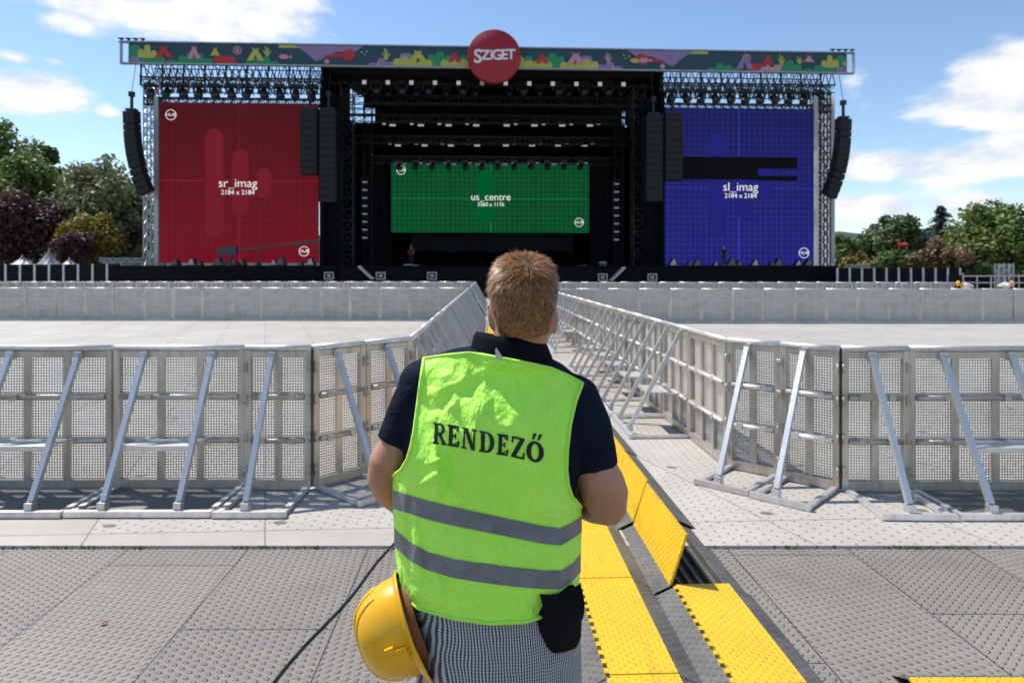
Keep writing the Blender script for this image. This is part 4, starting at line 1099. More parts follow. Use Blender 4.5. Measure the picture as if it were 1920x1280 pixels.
# ---------------- hard hat on the left hip
def make_hat():
    c = P(768, 1168, PD-.03)
    root = thing('hard_hat', 'glossy yellow hard hat hanging upside on edge at the left hip of the man', 'hard hat', c)
    zf = Vector((-.935, -.16, -.33)).normalized(); yf = Vector((.36, .05, -.93)); yf = (yf-zf*yf.dot(zf)).normalized(); xf = yf.cross(zf)
    Rm = Matrix((xf, yf, zf)).transposed() @ Matrix.Scale(.90, 3)
    def dome(u, a, g=0.): 
        th = u*math.pi/2; rad = math.cos(th)**.62; hgt = math.sin(th)**.95
        rib = 0
        return Vector(((.098+g)*rad*math.cos(a), (.112+g)*rad*math.sin(a), (.118+g)*hgt))
    m = MB(); n = 56
    m.loft([[Rm @ dome(j/22, 2*math.pi*k/n) for k in range(n)] for j in range(22)], False); m.add([Rm @ dome(21/22, 2*math.pi*k/n) for k in range(n)], [tuple(range(n))], True)
    m.build('shell', 'hat', root)
    b = MB()
    def br(a): s = math.sin(a); return .012+(.034*max(0, s)**2.2 if s > 0 else 0)
    rings = []
    for (e, z) in ((0, .004), (.5, .000), (1, -.006), (1.02, -.010), (.5, -.005), (-.02, -.004)):
        rings.append([Rm @ Vector(((.0985+br(2*math.pi*k/n)*e)*math.cos(2*math.pi*k/n), (.1125+br(2*math.pi*k/n)*e)*math.sin(2*math.pi*k/n), z-(.010*max(0, math.sin(2*math.pi*k/n))*e))) for k in range(n)])
    b.loft(rings, False); b.build('brim', 'hat', root)
    for off in (-.030, 0, .030):
        r = MB(); pts = []
        for k in range(25):
            th = R(22)+R(136)*k/24; y, z = math.cos(th), math.sin(th); q = (1-(off/.098)**2)**.5
            pts.append(Rm @ Vector((off, .112*q*math.copysign(abs(y)**.75, y)*.985, .118*q*abs(z)**.80+.0)))
        r.tube(pts, [.003+.0045*math.sin(math.pi*k/24) for k in range(25)], 8); r.build('ridge', 'hat', root)
    for sx in (-1, 1):
        s = MB(); s.box(Rm @ Vector((sx*.099, .01, .022)), (.012, .030, .026), Rm); s.box(Rm @ Vector((sx*.101, -.01, .045)), (.008, .010, .02), Rm); s.build('slot', 'hat', root)
    h = MB(); h.loft([[Rm @ Vector((.088*math.cos(2*math.pi*k/n), .100*math.sin(2*math.pi*k/n), z)) for k in range(n)] for z in (.022, -.028)], False); h.build('headband', 'hat_band', root)
    s = MB(); s.tube([Rm @ Vector((0, -.115, -.006)), Rm @ Vector((-.01, -.13, -.03)), Vector((.035, .03, .10))], .005, 6); s.build('strap', 'leather', root)
make_hat()

# ================================================================== STAGE
TH = math.atan(.047); SX0, SY0 = -1.39, 50.94
sc_, ss_ = math.cos(TH), math.sin(TH)
def SP(px, py, o=0.):
    a = (px-CX)/F
    t = (o-SX0*ss_*1.0*-1*-1+SY0*sc_) if False else None
    # ey = (-s, c):  (t*a-X0)*(-s)+(t-Y0)*c = o
    t = (o-SX0*ss_+SY0*sc_)/(sc_-a*ss_)
    u = (t*a-SX0)*sc_+(t-SY0)*ss_
    return u, H-(py-CY)/F*t
def ST(u, o, z): return Vector((SX0+u*sc_-o*ss_, SY0+u*ss_+o*sc_, z))
def sthing(name, label, cat, u, o, z, group=None): return thing(name, label, cat, ST(u, o, z), TH, group)
class SB(MB):
    """collects shapes in stage coordinates (u, o, z)"""
    def rect(s, x0, y0, x1, y1, o, th=.1):      # pixel rectangle in the plane at offset o -> slab
        u0, z1 = SP(x0, y0, o); u1, _ = SP(x1, y0, o); _, z0 = SP((x0+x1)/2, y1, o); _, z1 = SP((x0+x1)/2, y0, o)
        return s.box(((u0+u1)/2, o+th/2, (z0+z1)/2), (u1-u0, th, z1-z0))
    def put(s, name, m, root, uoz, smooth=None):
        off = Vector(uoz); me = s.mesh(name, off)
        return obj(name, me, m, root)
def truss(mb, p, q, size, bays, w=.05, dw=.03, up=Vector((0, 0, 1))):
    p, q = Vector(p), Vector(q); d = (q-p).normalized()
    if abs(d.z) > .9: a, b = Vector((1, 0, 0)), Vector((0, 1, 0))
    else: a = d.cross(Vector((0, 0, 1))).normalized(); b = Vector((0, 0, 1))
    h = size/2; cs = [(a*h+b*h), (a*h-b*h), (-a*h-b*h), (-a*h+b*h)]
    for c in cs: mb.beam(p+c, q+c, w)
    for k in range(bays):
        s0, s1 = p.lerp(q, k/bays), p.lerp(q, (k+1)/bays)
        for i in range(4):
            c0, c1 = cs[i], cs[(i+1) % 4]
            if k % 2: c0, c1 = c1, c0
            mb.beam(s0+c0, s1+c1, dw); mb.beam(s0+c0, s0+c1, dw)

def make_stage():
    root = sthing('concert_stage', 'huge black open-air concert stage with dark covered opening and truss wings', 'stage', 0, 0, 0)
    Z = (0, 0, 0)
    uL, zd = SP(215, 497, -2.5); uR, _ = SP(1572, 503, -2.5)
    zd = 2.15
    b = SB(); b.box(((uL+uR)/2, 6.25, zd/2-.02), (uR-uL, 17.5, zd)); b.put('deck', 'stage_black', root, Z)
    # lip of the thrust before the opening
    uA, _ = SP(640, 500, -4); uB, _ = SP(1205, 500, -4)
    b = SB(); b.box(((uA+uB)/2, -3.3, .95), (uB-uA, 1.5, 1.9)); b.put('apron', 'stage_black', root, Z)
    # roof: black slab rising to the rear
    u0, zt = SP(600, 122, -.6); u1, _ = SP(1246, 127, -.6); zb = 16.65
    b = SB(); n0 = 15.2
    b.add([(u0, -.6, zb+.55), (u1, -.6, zb+.55), (u1, n0, 18.6), (u0, n0, 18.6), (u0, -.6, zt), (u1, -.6, zt), (u1, n0, 19.2), (u0, n0, 19.2)], [(0, 1, 2, 3), (7, 6, 5, 4), (0, 4, 5, 1), (2, 6, 7, 3), (0, 3, 7, 4), (1, 5, 6, 2)])
    b.add([(u0+1, -.4, zb-.45), (u1-1, -.4, zb-.45), (u1-.05, -.4, zb+.56), (u0+.05, -.4, zb+.56), (u0+1, .1, zb-.45), (u1-1, .1, zb-.45), (u1-.05, .1, zb+.56), (u0+.05, .1, zb+.56)], [(0, 1, 2, 3), (7, 6, 5, 4), (0, 4, 5, 1), (2, 6, 7, 3), (0, 3, 7, 4), (1, 5, 6, 2)])
    b.put('roof', 'stage_black', root, Z)
    # side walls and rear drape with an opening high up at each side
    for s, px, pin in ((-1, 603, 655), (1, 1243, 1192)):
        uu, _ = SP(px, 300, 0); b = SB()
        b.box((uu, 7., (zd+15.2)/2), (.3, 14., 15.2-zd)); b.box((uu, 5.4, 16.6), (.28, 10.0, 2.8)); 
        ui, _ = SP(pin-(-1 if s > 0 else 1)*20, 300, .6)
        b.box(((uu+ui)/2, .8, (zd+15)/2), (abs(uu-ui), .5, 15-zd))
        b.put('side_wall', 'drape', root, Z)
    b = SB(); o = 14.
    ul, _ = SP(600, 300, 0); ur, _ = SP(1246, 300, 0)
    hl0, _ = SP(662, 200, o); hl1, zt1 = SP(703, 203, o); _, zb1 = SP(700, 231, o); hr0, _ = SP(1166, 200, o); hr1, _ = SP(1182, 200, o)
    b.box(((ul+ur)/2, o, (zd+zb1)/2), (ur-ul, .2, zb1-zd)); b.box(((hl1+hr0)/2, o, (zb1+18.9)/2), (hr0-hl1, .2, 18.9-zb1))
    b.box(((hr1+ur)/2, o, (zb1+18.9)/2), (ur-hr1, .2, 18.9-zb1)); b.box(((hl1+hr0)/2, o-.02, (zt1+18.9)/2), (ur-ul-.1, .24, 18.9-zt1))
    b.put('rear_drape', 'drape', root, Z)
    # pleated side drapes beside the green screen, pale drape below it
    for x0, x1 in ((668, 735), (1106, 1172)):
        a, z1 = SP(x0, 292, 9.6); c, _ = SP(x1, 292, 9.6); b = SB(); g = []
        for j in (0, 1):
            g.append([Vector((a+(c-a)*k/90, 9.7+.14*math.sin(k*1.05)+.07*math.sin(k*.37), z1 if j else zd)) for k in range(91)])
        b.loft(g, False, False); b.put('pleated_drape', 'drape_grey', root, Z)
    a, z1 = SP(770, 436, 9.8); c, _ = SP(1076, 436, 9.8); _, z0 = SP(900, 474, 9.8); b = SB(); g = []
    for j in range(7): g.append([Vector((a+(c-a)*k/120, 9.9+.05*math.sin(k*.7+j), z1+(z0-z1)*j/6+(.18*abs(math.sin(k*math.pi/30))*(j/6)))) for k in range(121)])
    b.loft(g, False, False); b.put('lower_drape', 'drape_grey', root, Z)
    # interior trusses
    for o, y, x0, x1 in ((1.6, 150, 622, 1226), (3.4, 187, 640, 1205), (6, 222, 655, 1190), (8, 262, 668, 1180), (9, 300, 700, 1150), (12.6, 210, 640, 1200)):
        u0, z = SP(x0, y, o); u1, _ = SP(x1, y, o); b = SB(); truss(b, (u0, o, z), (u1, o, z), .62, 26, .06, .035); b.put('roof_truss', 'truss_dark', root, Z)
    for px in (652, 1196):
        u, z1 = SP(px, 160, 1.8); b = SB(); truss(b, (u, 1.8, zd), (u, 1.8, z1), .9, 16, .07, .04); b.put('tower', 'truss_dark', root, Z)
    for px in (690, 1160):
        u, z1 = SP(px, 200, 8.8); b = SB(); truss(b, (u, 8.8, zd), (u, 8.8, z1), .7, 14, .06, .035); b.put('tower', 'truss_dark', root, Z)
    # wing trusses: tower, horizontal truss, lattice up to the banner
    for side, (x0, x1, tx, ytr, ybn, xw) in ((-1, (262, 606, 279, 152, 118, 293)), (1, (1240, 1566, 1549, 163, 135, 1533))):
        u0, z = SP(x0, ytr, 0); u1, _ = SP(x1, ytr, 0); b = SB(); truss(b, (u0, .3, z), (u1, .3, z), .55, 28, .07, .04); b.put('wing_truss', 'truss_dark', root, Z)
        u0, zz = SP(x0, ytr+33, 0); u1, _ = SP(x1, ytr+33, 0); b = SB(); truss(b, (u0, .8, zz), (u1, .8, zz), .5, 40, .08, .05); b.put('wing_truss', 'truss_dark', root, Z)
        _, zb2 = SP((x0+x1)/2, ybn, 0); b = SB(); nn = 26; rnd = random.Random(side+4)
        for k in range(nn):
            a = u0+(u1-u0)*k/nn; c = u0+(u1-u0)*(k+1)/nn
            for oo in (0., 2.2, 4.4):
                b.beam((a, oo, z+.3), ((a+c)/2, oo, zb2+.1), .055); b.beam(((a+c)/2, oo, zb2+.1), (c, oo, z+.3), .055)
            if k % 2 == 0: b.beam((a, -.4, zb2), (c+.6*rnd.uniform(-1, 1), 4.6, z+.2), .05); b.beam((a, 4.4, zb2), (a+rnd.uniform(-.7, .7), 0, z-.5), .03)
            if k % 3 == 0: b.beam((a, .2, z-.3), (a, .2, zb2+.1), .10)
            b.tube([(a+rnd.uniform(-.4, .4), .5, z+.3), (a+.3, .6, z-.2-rnd.random()*.5), (c+rnd.uniform(-.3, .3), .5, z+.25)], .03, 4)
        for oo in (0., 2.2, 4.4): b.beam((u0, oo, z+.32), (u1, oo, z+.32), .07); b.beam((u0, oo, zb2+.12), (u1, oo, zb2+.12), .07)
        b.put('lattice', 'truss_dark', root, Z)
        u, zt = SP(tx, ytr+5, 0); b = SB()
        for du in (-.42, .42): truss(b, (u+du, .9, 0), (u+du, .9, zt), .52, 30, .07, .045)
        b.put('wing_tower', 'truss_light' if side < 0 else 'truss_dark', root, Z)
        ua, zt = SP(xw-7, 180, .2); ub, _ = SP(xw+4, 180, .2); b = SB(); b.box(((ua+ub)/2, .35, (zt+zd)/2), (abs(ub-ua)*.7, .10, zt-zd)); b.put('tower_cover', 'white_cloth' if side > 0 else 'truss_light', root, Z)
        ua, zt = SP(1566 if side > 0 else 259, 176, .5); b = SB(); b.box((ua, 3.4, (zt+zd)/2), (.06, 5.6, zt-zd))
        if side > 0: b.put('tower_backing', 'white_cloth', root, Z)
    # curtain edges at the outer side of the opening (white slivers beside the inner speakers)
    for x0, x1, y0, y1 in ((596, 602, 205, 372), (1238, 1243, 215, 378)):
        b = SB(); b.rect(x0, y0, x1, y1, .45, .08); b.put('edge_cover', 'white_cloth', root, Z)
make_stage()

# ---------------- banner with painted scenery, and the round sign
def make_banner():
    O = -1.2
    ua, za = SP(243, 80, O); ub, zb = SP(1586, 100, O); _, zc = SP(243, 118, O); _, zd_ = SP(1586, 135.5, O)
    z1 = (za+zb)/2; z0 = (zc+zd_)/2; hgt = z1-z0; L = ub-ua
    root = sthing('stage_banner', 'long navy banner along the stage roof painted with hills, tents and plants', 'banner', (ua+ub)/2, O, z0)
    m = MB(); m.box((0, .12, hgt/2), (L, .24, hgt)); pan = m.build('panel', 'b_navy', root)
    fr = MB()
    for z in (-.05, hgt+.05): fr.box((0, .08, z), (L+1.3, .34, .09))
    for x in (-L/2-.62, L/2+.62): fr.box((x, .08, hgt/2), (.07, .3, hgt+.1))
    for x in (-L/2-.03, L/2+.03): fr.box((x, .08, hgt/2), (.06, .3, hgt))
    fr.build('edge_frame', 'truss_light', root)
    S = hgt/36.   # picture units: about one pixel of the photo
    art = {}
    def add(c, poly, lay):
        pp = []
        for x, y in poly:
            X = ((x-243)/(1586-243)-.5)*L; X = max(-L/2+.02, min(L/2-.02, X)); pp.append((X, max(.02, min(hgt-.02, (36-y)*S))))
        art.setdefault(c, MB()).prism(pp, -.012-.011*lay, -.004-.011*lay if lay == 0 else -.002-.011*lay)
    def blob(c, x0, x1, base, tops, lay):
        pts = [(x0, base)]
        n = len(tops)
        for i, t in enumerate(tops):
            xa, xb = x0+(x1-x0)*i/n, x0+(x1-x0)*(i+1)/n
            for k in range(7):
                a = math.pi*k/6; pts.append(((xa+xb)/2-(xb-xa)/2*math.cos(a), t+(5)*(1-math.sin(a))))
        pts.append((x1, base)); add(c, pts[::-1] if False else pts, lay)
    def tent(c, x, w, top, base, lay):
        add(c, [(x-w, base), (x-w*.28, top+5), (x-w*.42, top), (x-w*.1, top+3), (x+w*.1, top+3), (x+w*.42, top), (x+w*.28, top+5), (x+w, base), (x+w*.25, base), (x, top+14), (x-w*.25, base)], lay)
    def fish(c, x, y, lay): add(c, [(x-12, y), (x-7, y-4), (x+2, y-4), (x+7, y), (x+12, y-4), (x+12, y+4), (x+7, y+1), (x+2, y+5), (x-7, y+4)], lay)
    def coral(c, x, base, h, lay):
        for i, (dx, hh) in enumerate(((-7, .6), (-3, 1.), (2, .85), (7, .55))): add(c, [(x-1, base), (x+dx-1, base-h*hh), (x+dx+1.5, base-h*hh), (x+1.5, base)], lay+.1*i)
    def cut(c, pts, lay): add(c, pts, lay)
    for mir in (0, 1):
        fx = (lambda x: x) if not mir else (lambda x: 1829-x)
        A = lambda c, pts, lay: add(c, [(fx(x), y) for x, y in (pts[::-1] if mir else pts)], lay)
        def bl(c, x0, x1, base, tops, lay):
            if mir: blob(c, fx(x1), fx(x0), base, tops[::-1], lay)
            else: blob(c, x0, x1, base, tops, lay)
        bl('b_green', 243, 262, 36, [4], 1); bl('b_lime', 258, 292, 28, [12, 4, 14], 2); bl('b_purple', 243, 262, 36, [26], 3)
        bl('b_green', 262, 330, 36, [28, 24, 30], 3); bl('b_green', 330, 392, 36, [22, 15, 18, 26], 1); A('b_red', [(394, 36), (394, 22), (430, 22), (437, 36)], 2)
        bl('b_green', 450, 512, 36, [30, 25, 22, 30], 1); A('b_lime', [(512, 0), (563, 0), (563, 6), (512, 6)], 1); A('b_purple', [(540, 0), (668, 0), (650, 12), (618, 12), (604, 20), (580, 30), (564, 16)], 2)
        A('b_red', [(596, 18), (628, 15), (634, 8), (646, 7), (652, 14), (652, 20), (644, 28), (634, 27), (630, 22), (596, 22)], 3)
        bl('b_purple', 676, 725, 36, [30, 22, 28], 1); bl('b_lime', 722, 795, 36, [22, 18, 22, 27, 24], 2); bl('b_purple', 734, 758, 32, [12], 1); bl('b_green', 786, 832, 36, [14, 8, 15], 1)
        bl('b_lime', 810, 880, 36, [24, 22, 22, 16], 3); bl('b_green', 846, 880, 30, [14, 13], 2); A('b_pink', [(690, 36), (694, 28), (700, 36)], 2)
        A('b_pink', [(594, 30), (600, 24), (606, 30), (600, 35)], 3)
        for x, y in ((664, 12), (670, 16), (674, 10)): A('b_lime', [(x-2, y), (x, y-2), (x+2, y), (x, y+2)], 2)
        for k in range(12):
            a0, a1 = k*math.pi/6, (k+1)*math.pi/6; A('b_pink', [(437+8*math.cos(a0), 12+8*math.sin(a0)), (437+8*math.cos(a1), 12+8*math.sin(a1)), (437+6*math.cos(a1), 12+6*math.sin(a1)), (437+6*math.cos(a0), 12+6*math.sin(a0))][::-1], 2)
        A('b_pink', [(434, 8), (440, 8), (440, 16), (434, 16)][::-1], 2)
    tent('b_red', 305, 17, 5, 27, 4); tent('b_pink', 359, 12, 4, 28, 4); tent('b_lime', 397, 9, 6, 22, 4); tent('b_lime', 470, 16, 6, 30, 4); tent('b_lime', 768, 18, 6, 28, 4); tent('b_red', 836, 13, 8, 28, 4)
    tent('b_red', 1000, 13, 8, 28, 4); tent('b_pink', 1064, 18, 6, 28, 4); tent('b_purple', 1388, 17, 5, 33, 4); tent('b_red', 1433, 13, 5, 28, 4); tent('b_pink', 1513, 11, 4, 18, 4); add('b_pink', [(1416, 36), (1424, 24), (1462, 24), (1456, 36)], 4)
    fish('b_pink', 524, 22, 4); fish('b_lime', 1178, 20, 4); fish('b_pink', 1196, 19, 5); fish('b_lime', 1590, 20, 4)
    coral('b_lime', 491, 22, 18, 4); coral('b_lime', 709, 26, 22, 4); coral('b_pink', 1125, 24, 18, 4); coral('b_lime', 1459, 23, 18, 4); coral('b_lime', 1494, 22, 14, 4)
    pm = pan.data; vs_, fs_, mi_ = [v.co[:] for v in pm.vertices], [tuple(p.vertices) for p in pm.polygons], [0]*len(pm.polygons)
    nm = bpy.data.meshes.new('panel'); nm.materials.append(M['b_navy'])
    for q, (k, mb) in enumerate(art.items()):
        o_ = len(vs_); vs_ += [tuple(v) for v in mb.v]; fs_ += [tuple(i+o_ for i in f) for f in mb.f]; mi_ += [q+1]*len(mb.f); nm.materials.append(M[k])
    nm.from_pydata(vs_, [], fs_); nm.polygons.foreach_set('material_index', mi_); nm.update(); pan.data = nm
    # antennas of lights at both ends of the banner
    for x in (-L/2, L/2):
        a = MB(); 
        for k in range(4): a.beam((x-.9+.5*k, .3, hgt+.1), (x-.75+.5*k, .5, hgt+.38), .09); a.box((x-.8+.5*k, .4, hgt+.40), (.34, .2, .06))
        a.build('lamp_bar', 'truss_dark', root)
    # round sign
    O2 = -1.9
    u, z = SP(926.5, 105, O2); r = 50*ST(u, O2, 0).y/F
    root = sthing('round_sign', 'round red sign with white lettering hanging at the middle of the roof banner', 'sign', u, O2, z-r)
    n = 64; m = MB()
    ang = [2*math.pi*k/n for k in range(n)]
    m.loft([[Vector((q*math.cos(a), y, r+q*math.sin(a))) for a in ang] for q, y in ((r*.985, 0), (r, .04), (r, .5), (r*.985, .54))]); m.build('disc', 'b_disc', root)
    def txt(s, size, x, zz, sy=1., off=.035, shear=0.):
        me = text_mesh(s, size, off, .015); me.transform(Matrix.Translation((x, -.03, zz)) @ Matrix.Diagonal((1, 1, sy, 1))); o = obj('lettering', me, 'b_white', root); return o
    k = r/50.
    for ch, x, zz, sz, sy in (('S', -30.5, -2.6, 34, 1.05), ('Z', -16.0, .2, 26, .98), ('i', -4.6, 1.2, 26, .98), ('G', 5.6, 1.0, 27, 1.0), ('E', 19.6, 1.6, 26, 1.0), ('T', 31.8, 2.2, 26, 1.0)):
        txt(ch, sz*k, x*k, r+zz*k, sy, .05*k*14)
make_banner()

# ---------------- screens
def hub(root, x, z, r, col='screen_text'):
    n = 28; m = MB(); f = []
    for k in range(n):
        a, b = 2*math.pi*k/n, 2*math.pi*(k+1)/n
        m.add([(x+r*math.cos(a), -.03, z+r*math.sin(a)), (x+r*math.cos(b), -.03, z+r*math.sin(b)), (x+.90*r*math.cos(b), -.03, z+.90*r*math.sin(b)), (x+.90*r*math.cos(a), -.03, z+.90*r*math.sin(a))], [(0, 1, 2, 3)])
    m.build('logo_ring', col, root)
    me = text_mesh('HUB', r*.88, 0.); me.transform(Matrix.Translation((x, -.03, z)) @ Matrix.Diagonal((1.15, 1, .9, 1))); obj('logo_text', me, col, root)
def make_screen(name, label, x0, y0, x1, y1, o, mt, pill, title, sub, logos, pills, tp):
    u0, _ = SP(x0, (y0+y1)/2, o); u1, _ = SP(x1, (y0+y1)/2, o); _, z1 = SP((x0+x1)/2, y0, o); _, z0 = SP((x0+x1)/2, y1, o)
    uc = (u0+u1)/2; w, h = u1-u0, z1-z0
    root = sthing('led_screen', label, 'screen', uc, o, z0)
    m = MB(); m.box((0, .16, h/2), (w, .22, h)); m.build('cabinet', 'stage_black', root)
    m = MB(); m.add([(-w/2, .046, 0), (w/2, .046, 0), (w/2, .046, h), (-w/2, .046, h)], [(0, 1, 2, 3)]); m.build('display', mt, root)
    px = w/(x1-x0); X = lambda x: (x-(x0+x1)/2)*px; Zz = lambda y: (y1-y)*h/(y1-y0)
    for a, b, c, d in pills:
        r = (c-a)/2*px; cx = X((a+c)/2); top, bot = Zz(b)-r, Zz(d)+r; pp = [(cx+r*math.cos(math.pi*k/14), top+r*math.sin(math.pi*k/14)) for k in range(15)]+[(cx+r*math.cos(math.pi+math.pi*k/14), bot+r*math.sin(math.pi+math.pi*k/14)) for k in range(15)]
        m = MB(); m.add([(x, .030, z) for x, z in pp], [tuple(range(len(pp)))]); m.build('bar_graphic', pill, root)
    me = text_mesh(title, tp[2]*px*.94, -.006*tp[2]*px); me.transform(Matrix.Translation((X(tp[0]), .0, Zz(tp[1])))); obj('title_text', me, 'screen_text', root)
    me = text_mesh(sub, tp[2]*.5*px, 0.); me.transform(Matrix.Translation((X(tp[0]), .0, Zz(tp[1]+15*tp[2]/22)))); obj('size_text', me, 'screen_text', root)
    for x, y, r in logos: hub(root, X(x), Zz(y), r*px*.80)
    return root, X, Zz, h
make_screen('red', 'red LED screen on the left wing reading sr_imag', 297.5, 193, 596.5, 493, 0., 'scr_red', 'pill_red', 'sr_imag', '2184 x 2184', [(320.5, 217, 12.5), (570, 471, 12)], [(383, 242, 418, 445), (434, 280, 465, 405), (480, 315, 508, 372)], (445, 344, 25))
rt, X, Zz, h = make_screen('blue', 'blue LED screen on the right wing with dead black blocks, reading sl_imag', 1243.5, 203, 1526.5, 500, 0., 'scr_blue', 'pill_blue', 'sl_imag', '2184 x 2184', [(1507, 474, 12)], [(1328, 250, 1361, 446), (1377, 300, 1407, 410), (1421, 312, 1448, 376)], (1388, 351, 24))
m = MB()
for a, b, c, d in ((1277, 294.5, 1495, 316), (1277, 316, 1420, 337), (1420, 330, 1495, 338.5)):
    m.add([(X(a), -.03, Zz(d)), (X(c), -.03, Zz(d)), (X(c), -.03, Zz(b)), (X(a), -.03, Zz(b))], [(0, 1, 2, 3)])
m.build('dead_block', 'stage_black', rt)
make_screen('green', 'wide green LED screen at the back of the stage reading us_centre', 733, 305, 1105, 436, 9.2, 'scr_green', 'pill_green', 'us_centre', '3360 x 1176', [(752, 320.5, 10.5), (1085.5, 416.5, 10.5)], [(895, 318, 925, 418)], (919, 370, 20))

# ---------------- line array loudspeakers
G_LA = 'line array loudspeakers hung beside the screens'
def array(label, pts, wpx, o, yaw=0., depth=.9):
    """pts: centre pixels of the cabinets from the top down"""
    cs = [SP(x, y, o) for x, y in pts]; px = ST(cs[0][0], o, 0).y/F
    root = sthing('line_array', label, 'loudspeaker', cs[0][0], o, cs[-1][1]-.3, G_LA)
    off = Vector((cs[0][0], o, cs[-1][1]-.3)); w = wpx*px
    for i in range(len(cs)):
        p = Vector((cs[i][0], o, cs[i][1]))-off
        q = cs[min(i+1, len(cs)-1)]; r = cs[max(i-1, 0)]
        tilt = math.atan2(q[0]-r[0], r[1]-q[1]); hgt = abs(cs[0][1]-cs[-1][1])/(len(cs)-1)*.96
        rot = Euler((0, -tilt, 0)).to_matrix() @ Matrix.Rotation(yaw, 3, 'Z')
        m = MB(); m.box(p, (w, depth, hgt), rot); m.box(p+rot @ Vector((0, -depth/2-.012, 0)), (w*.9, .03, hgt*.8), rot)
        for s in (-1, 1): m.box(p+rot @ Vector((s*w*.5, depth*.2, 0)), (.06, .2, hgt*.5), rot)
        m.build('cabinet', 'speaker', root)
    p = Vector((cs[0][0], o, cs[0][1]))-off; m = MB(); m.box(p+Vector((0, 0, hgt*.5+.12)), (w*.7, .5, .14)); m.beam(p+Vector((0, 0, hgt*.5+.1)), p+Vector((0, 0, 1.5)), .16); m.box(p+Vector((0, 0, 1.45)), (.35, .3, .35)); m.build('flying_frame', 'truss_dark', root)
    m = MB(); m.beam(p+Vector((0, 0, 1.5)), p+Vector((0, .8, 4.6)), .03); m.build('chain', 'truss_dark', root)
    return root
curve = [(0, 0), (.3, .08), (.8, .17), (1.5, .26), (2.4, .34), (3.6, .42), (5.2, .50), (7.4, .58), (10, .66), (13.2, .75), (17.2, .84), (21.5, .92), (26, 1.)]
array('curved black line array hanging at the far left of the stage', [(247+dx, 215+142*k) for dx, k in curve], 26, -1.0, R(-14), .6)
array('curved black line array hanging at the far right of the stage', [(1581-dx*.98, 229+134*k) for dx, k in curve], 26, -1.0, R(14), .6)
array('shorter black line array overlapping the red screen edge', [(581, 213+109*k/9) for k in range(10)], 32, -1.4)
array('longer black line array just inside the red screen', [(616.5, 214+160*k/13) for k in range(14)], 31, -1.2)
array('longer black line array just inside the blue screen', [(1225, 223+150*k/13) for k in range(14)], 31, -1.2)
array('shorter black line array overlapping the blue screen edge', [(1261, 222+110*k/9) for k in range(10)], 32, -1.4)

# ---------------- stage lamps
def lamp(kind, label, px, py, o, w, h, face, group, d=.25, hang=.5):
    u, z = SP(px, py, o); s = ST(u, o, 0).y/F; w *= s; h *= s
    root = sthing('stage_lamp', label, 'stage lamp', u, o, z-h/2, group)
    m = MB(); m.box((0, d/2, h/2), (w*1.15, d, h*1.15)); m.build('housing', 'fixture', root)
    m = MB(); m.box((0, -.012, h/2), (w, .02, h)); m.build('lamp_face', face, root)
    m = MB(); m.beam((-w*.6, d/2, h/2), (-w*.6, d/2, h+hang*.6), .05); m.beam((w*.6, d/2, h/2), (w*.6, d/2, h+hang*.6), .05); m.beam((-w*.6, d/2, h+hang*.6), (w*.6, d/2, h+hang*.6), .05); m.beam((0, d/2, h+hang*.6), (0, d/2, h+hang), .06); m.build('yoke', 'truss_dark', root)
for k in range(12): lamp('square', f'small white square lamp under the front roof edge, {ORD[k]} from the left', 683+44.2*k, 154.5+.35*k, 1.1, 7.5, 7.5, 'lamp_dim' if k in (5,) else 'lamp_on', 'square lamps under the roof edge')
xa = [720, 736, 772, 789, 824, 841, 876, 893, 950, 967, 1002, 1019, 1054, 1071, 1106, 1122]
for k, x in enumerate(xa):
    big = (k % 2 == 1) if k < 8 else (k % 2 == 0)
    lamp('bar', f'bar lamp in the upper row over the green screen, {ORD[k]} from the left', x, (235 if big else 232.5)+.15*k*.3+(.25 if not big else 0), 6.2, 11 if big else 6, 3.6 if big else 2.6, 'lamp_on', 'bar lamps over the green screen')
    xb = 921+(x-921)*.945
    lamp('bar', f'bar lamp in the middle row over the green screen, {ORD[k]} from the left', xb, 273 if big else 270.5, 8.2, 10.5 if big else 6, 3.2 if big else 2.2, 'lamp_on' if big else 'lamp_dim', 'bar lamps over the green screen')
    xc = 921+(x-921)*.885
    lamp('bar', f'bar lamp in the lowest row along the green screen top, {ORD[k]} from the left', xc, 308 if big else 306, 8.6, 9 if big else 6, 2.6, 'lamp_dim', 'bar lamps over the green screen')
for side, px, y0 in ((0, 684, 341.5), (1, 1156, 345)):
    for k in range(8): lamp('strip', f'small strip lamp in the {"left" if side == 0 else "right"} vertical column beside the green screen, {ORD[k]} from the top', px, y0+14.9*k, 5., 9, 3., 'lamp_dim', 'strip lamps beside the green screen')
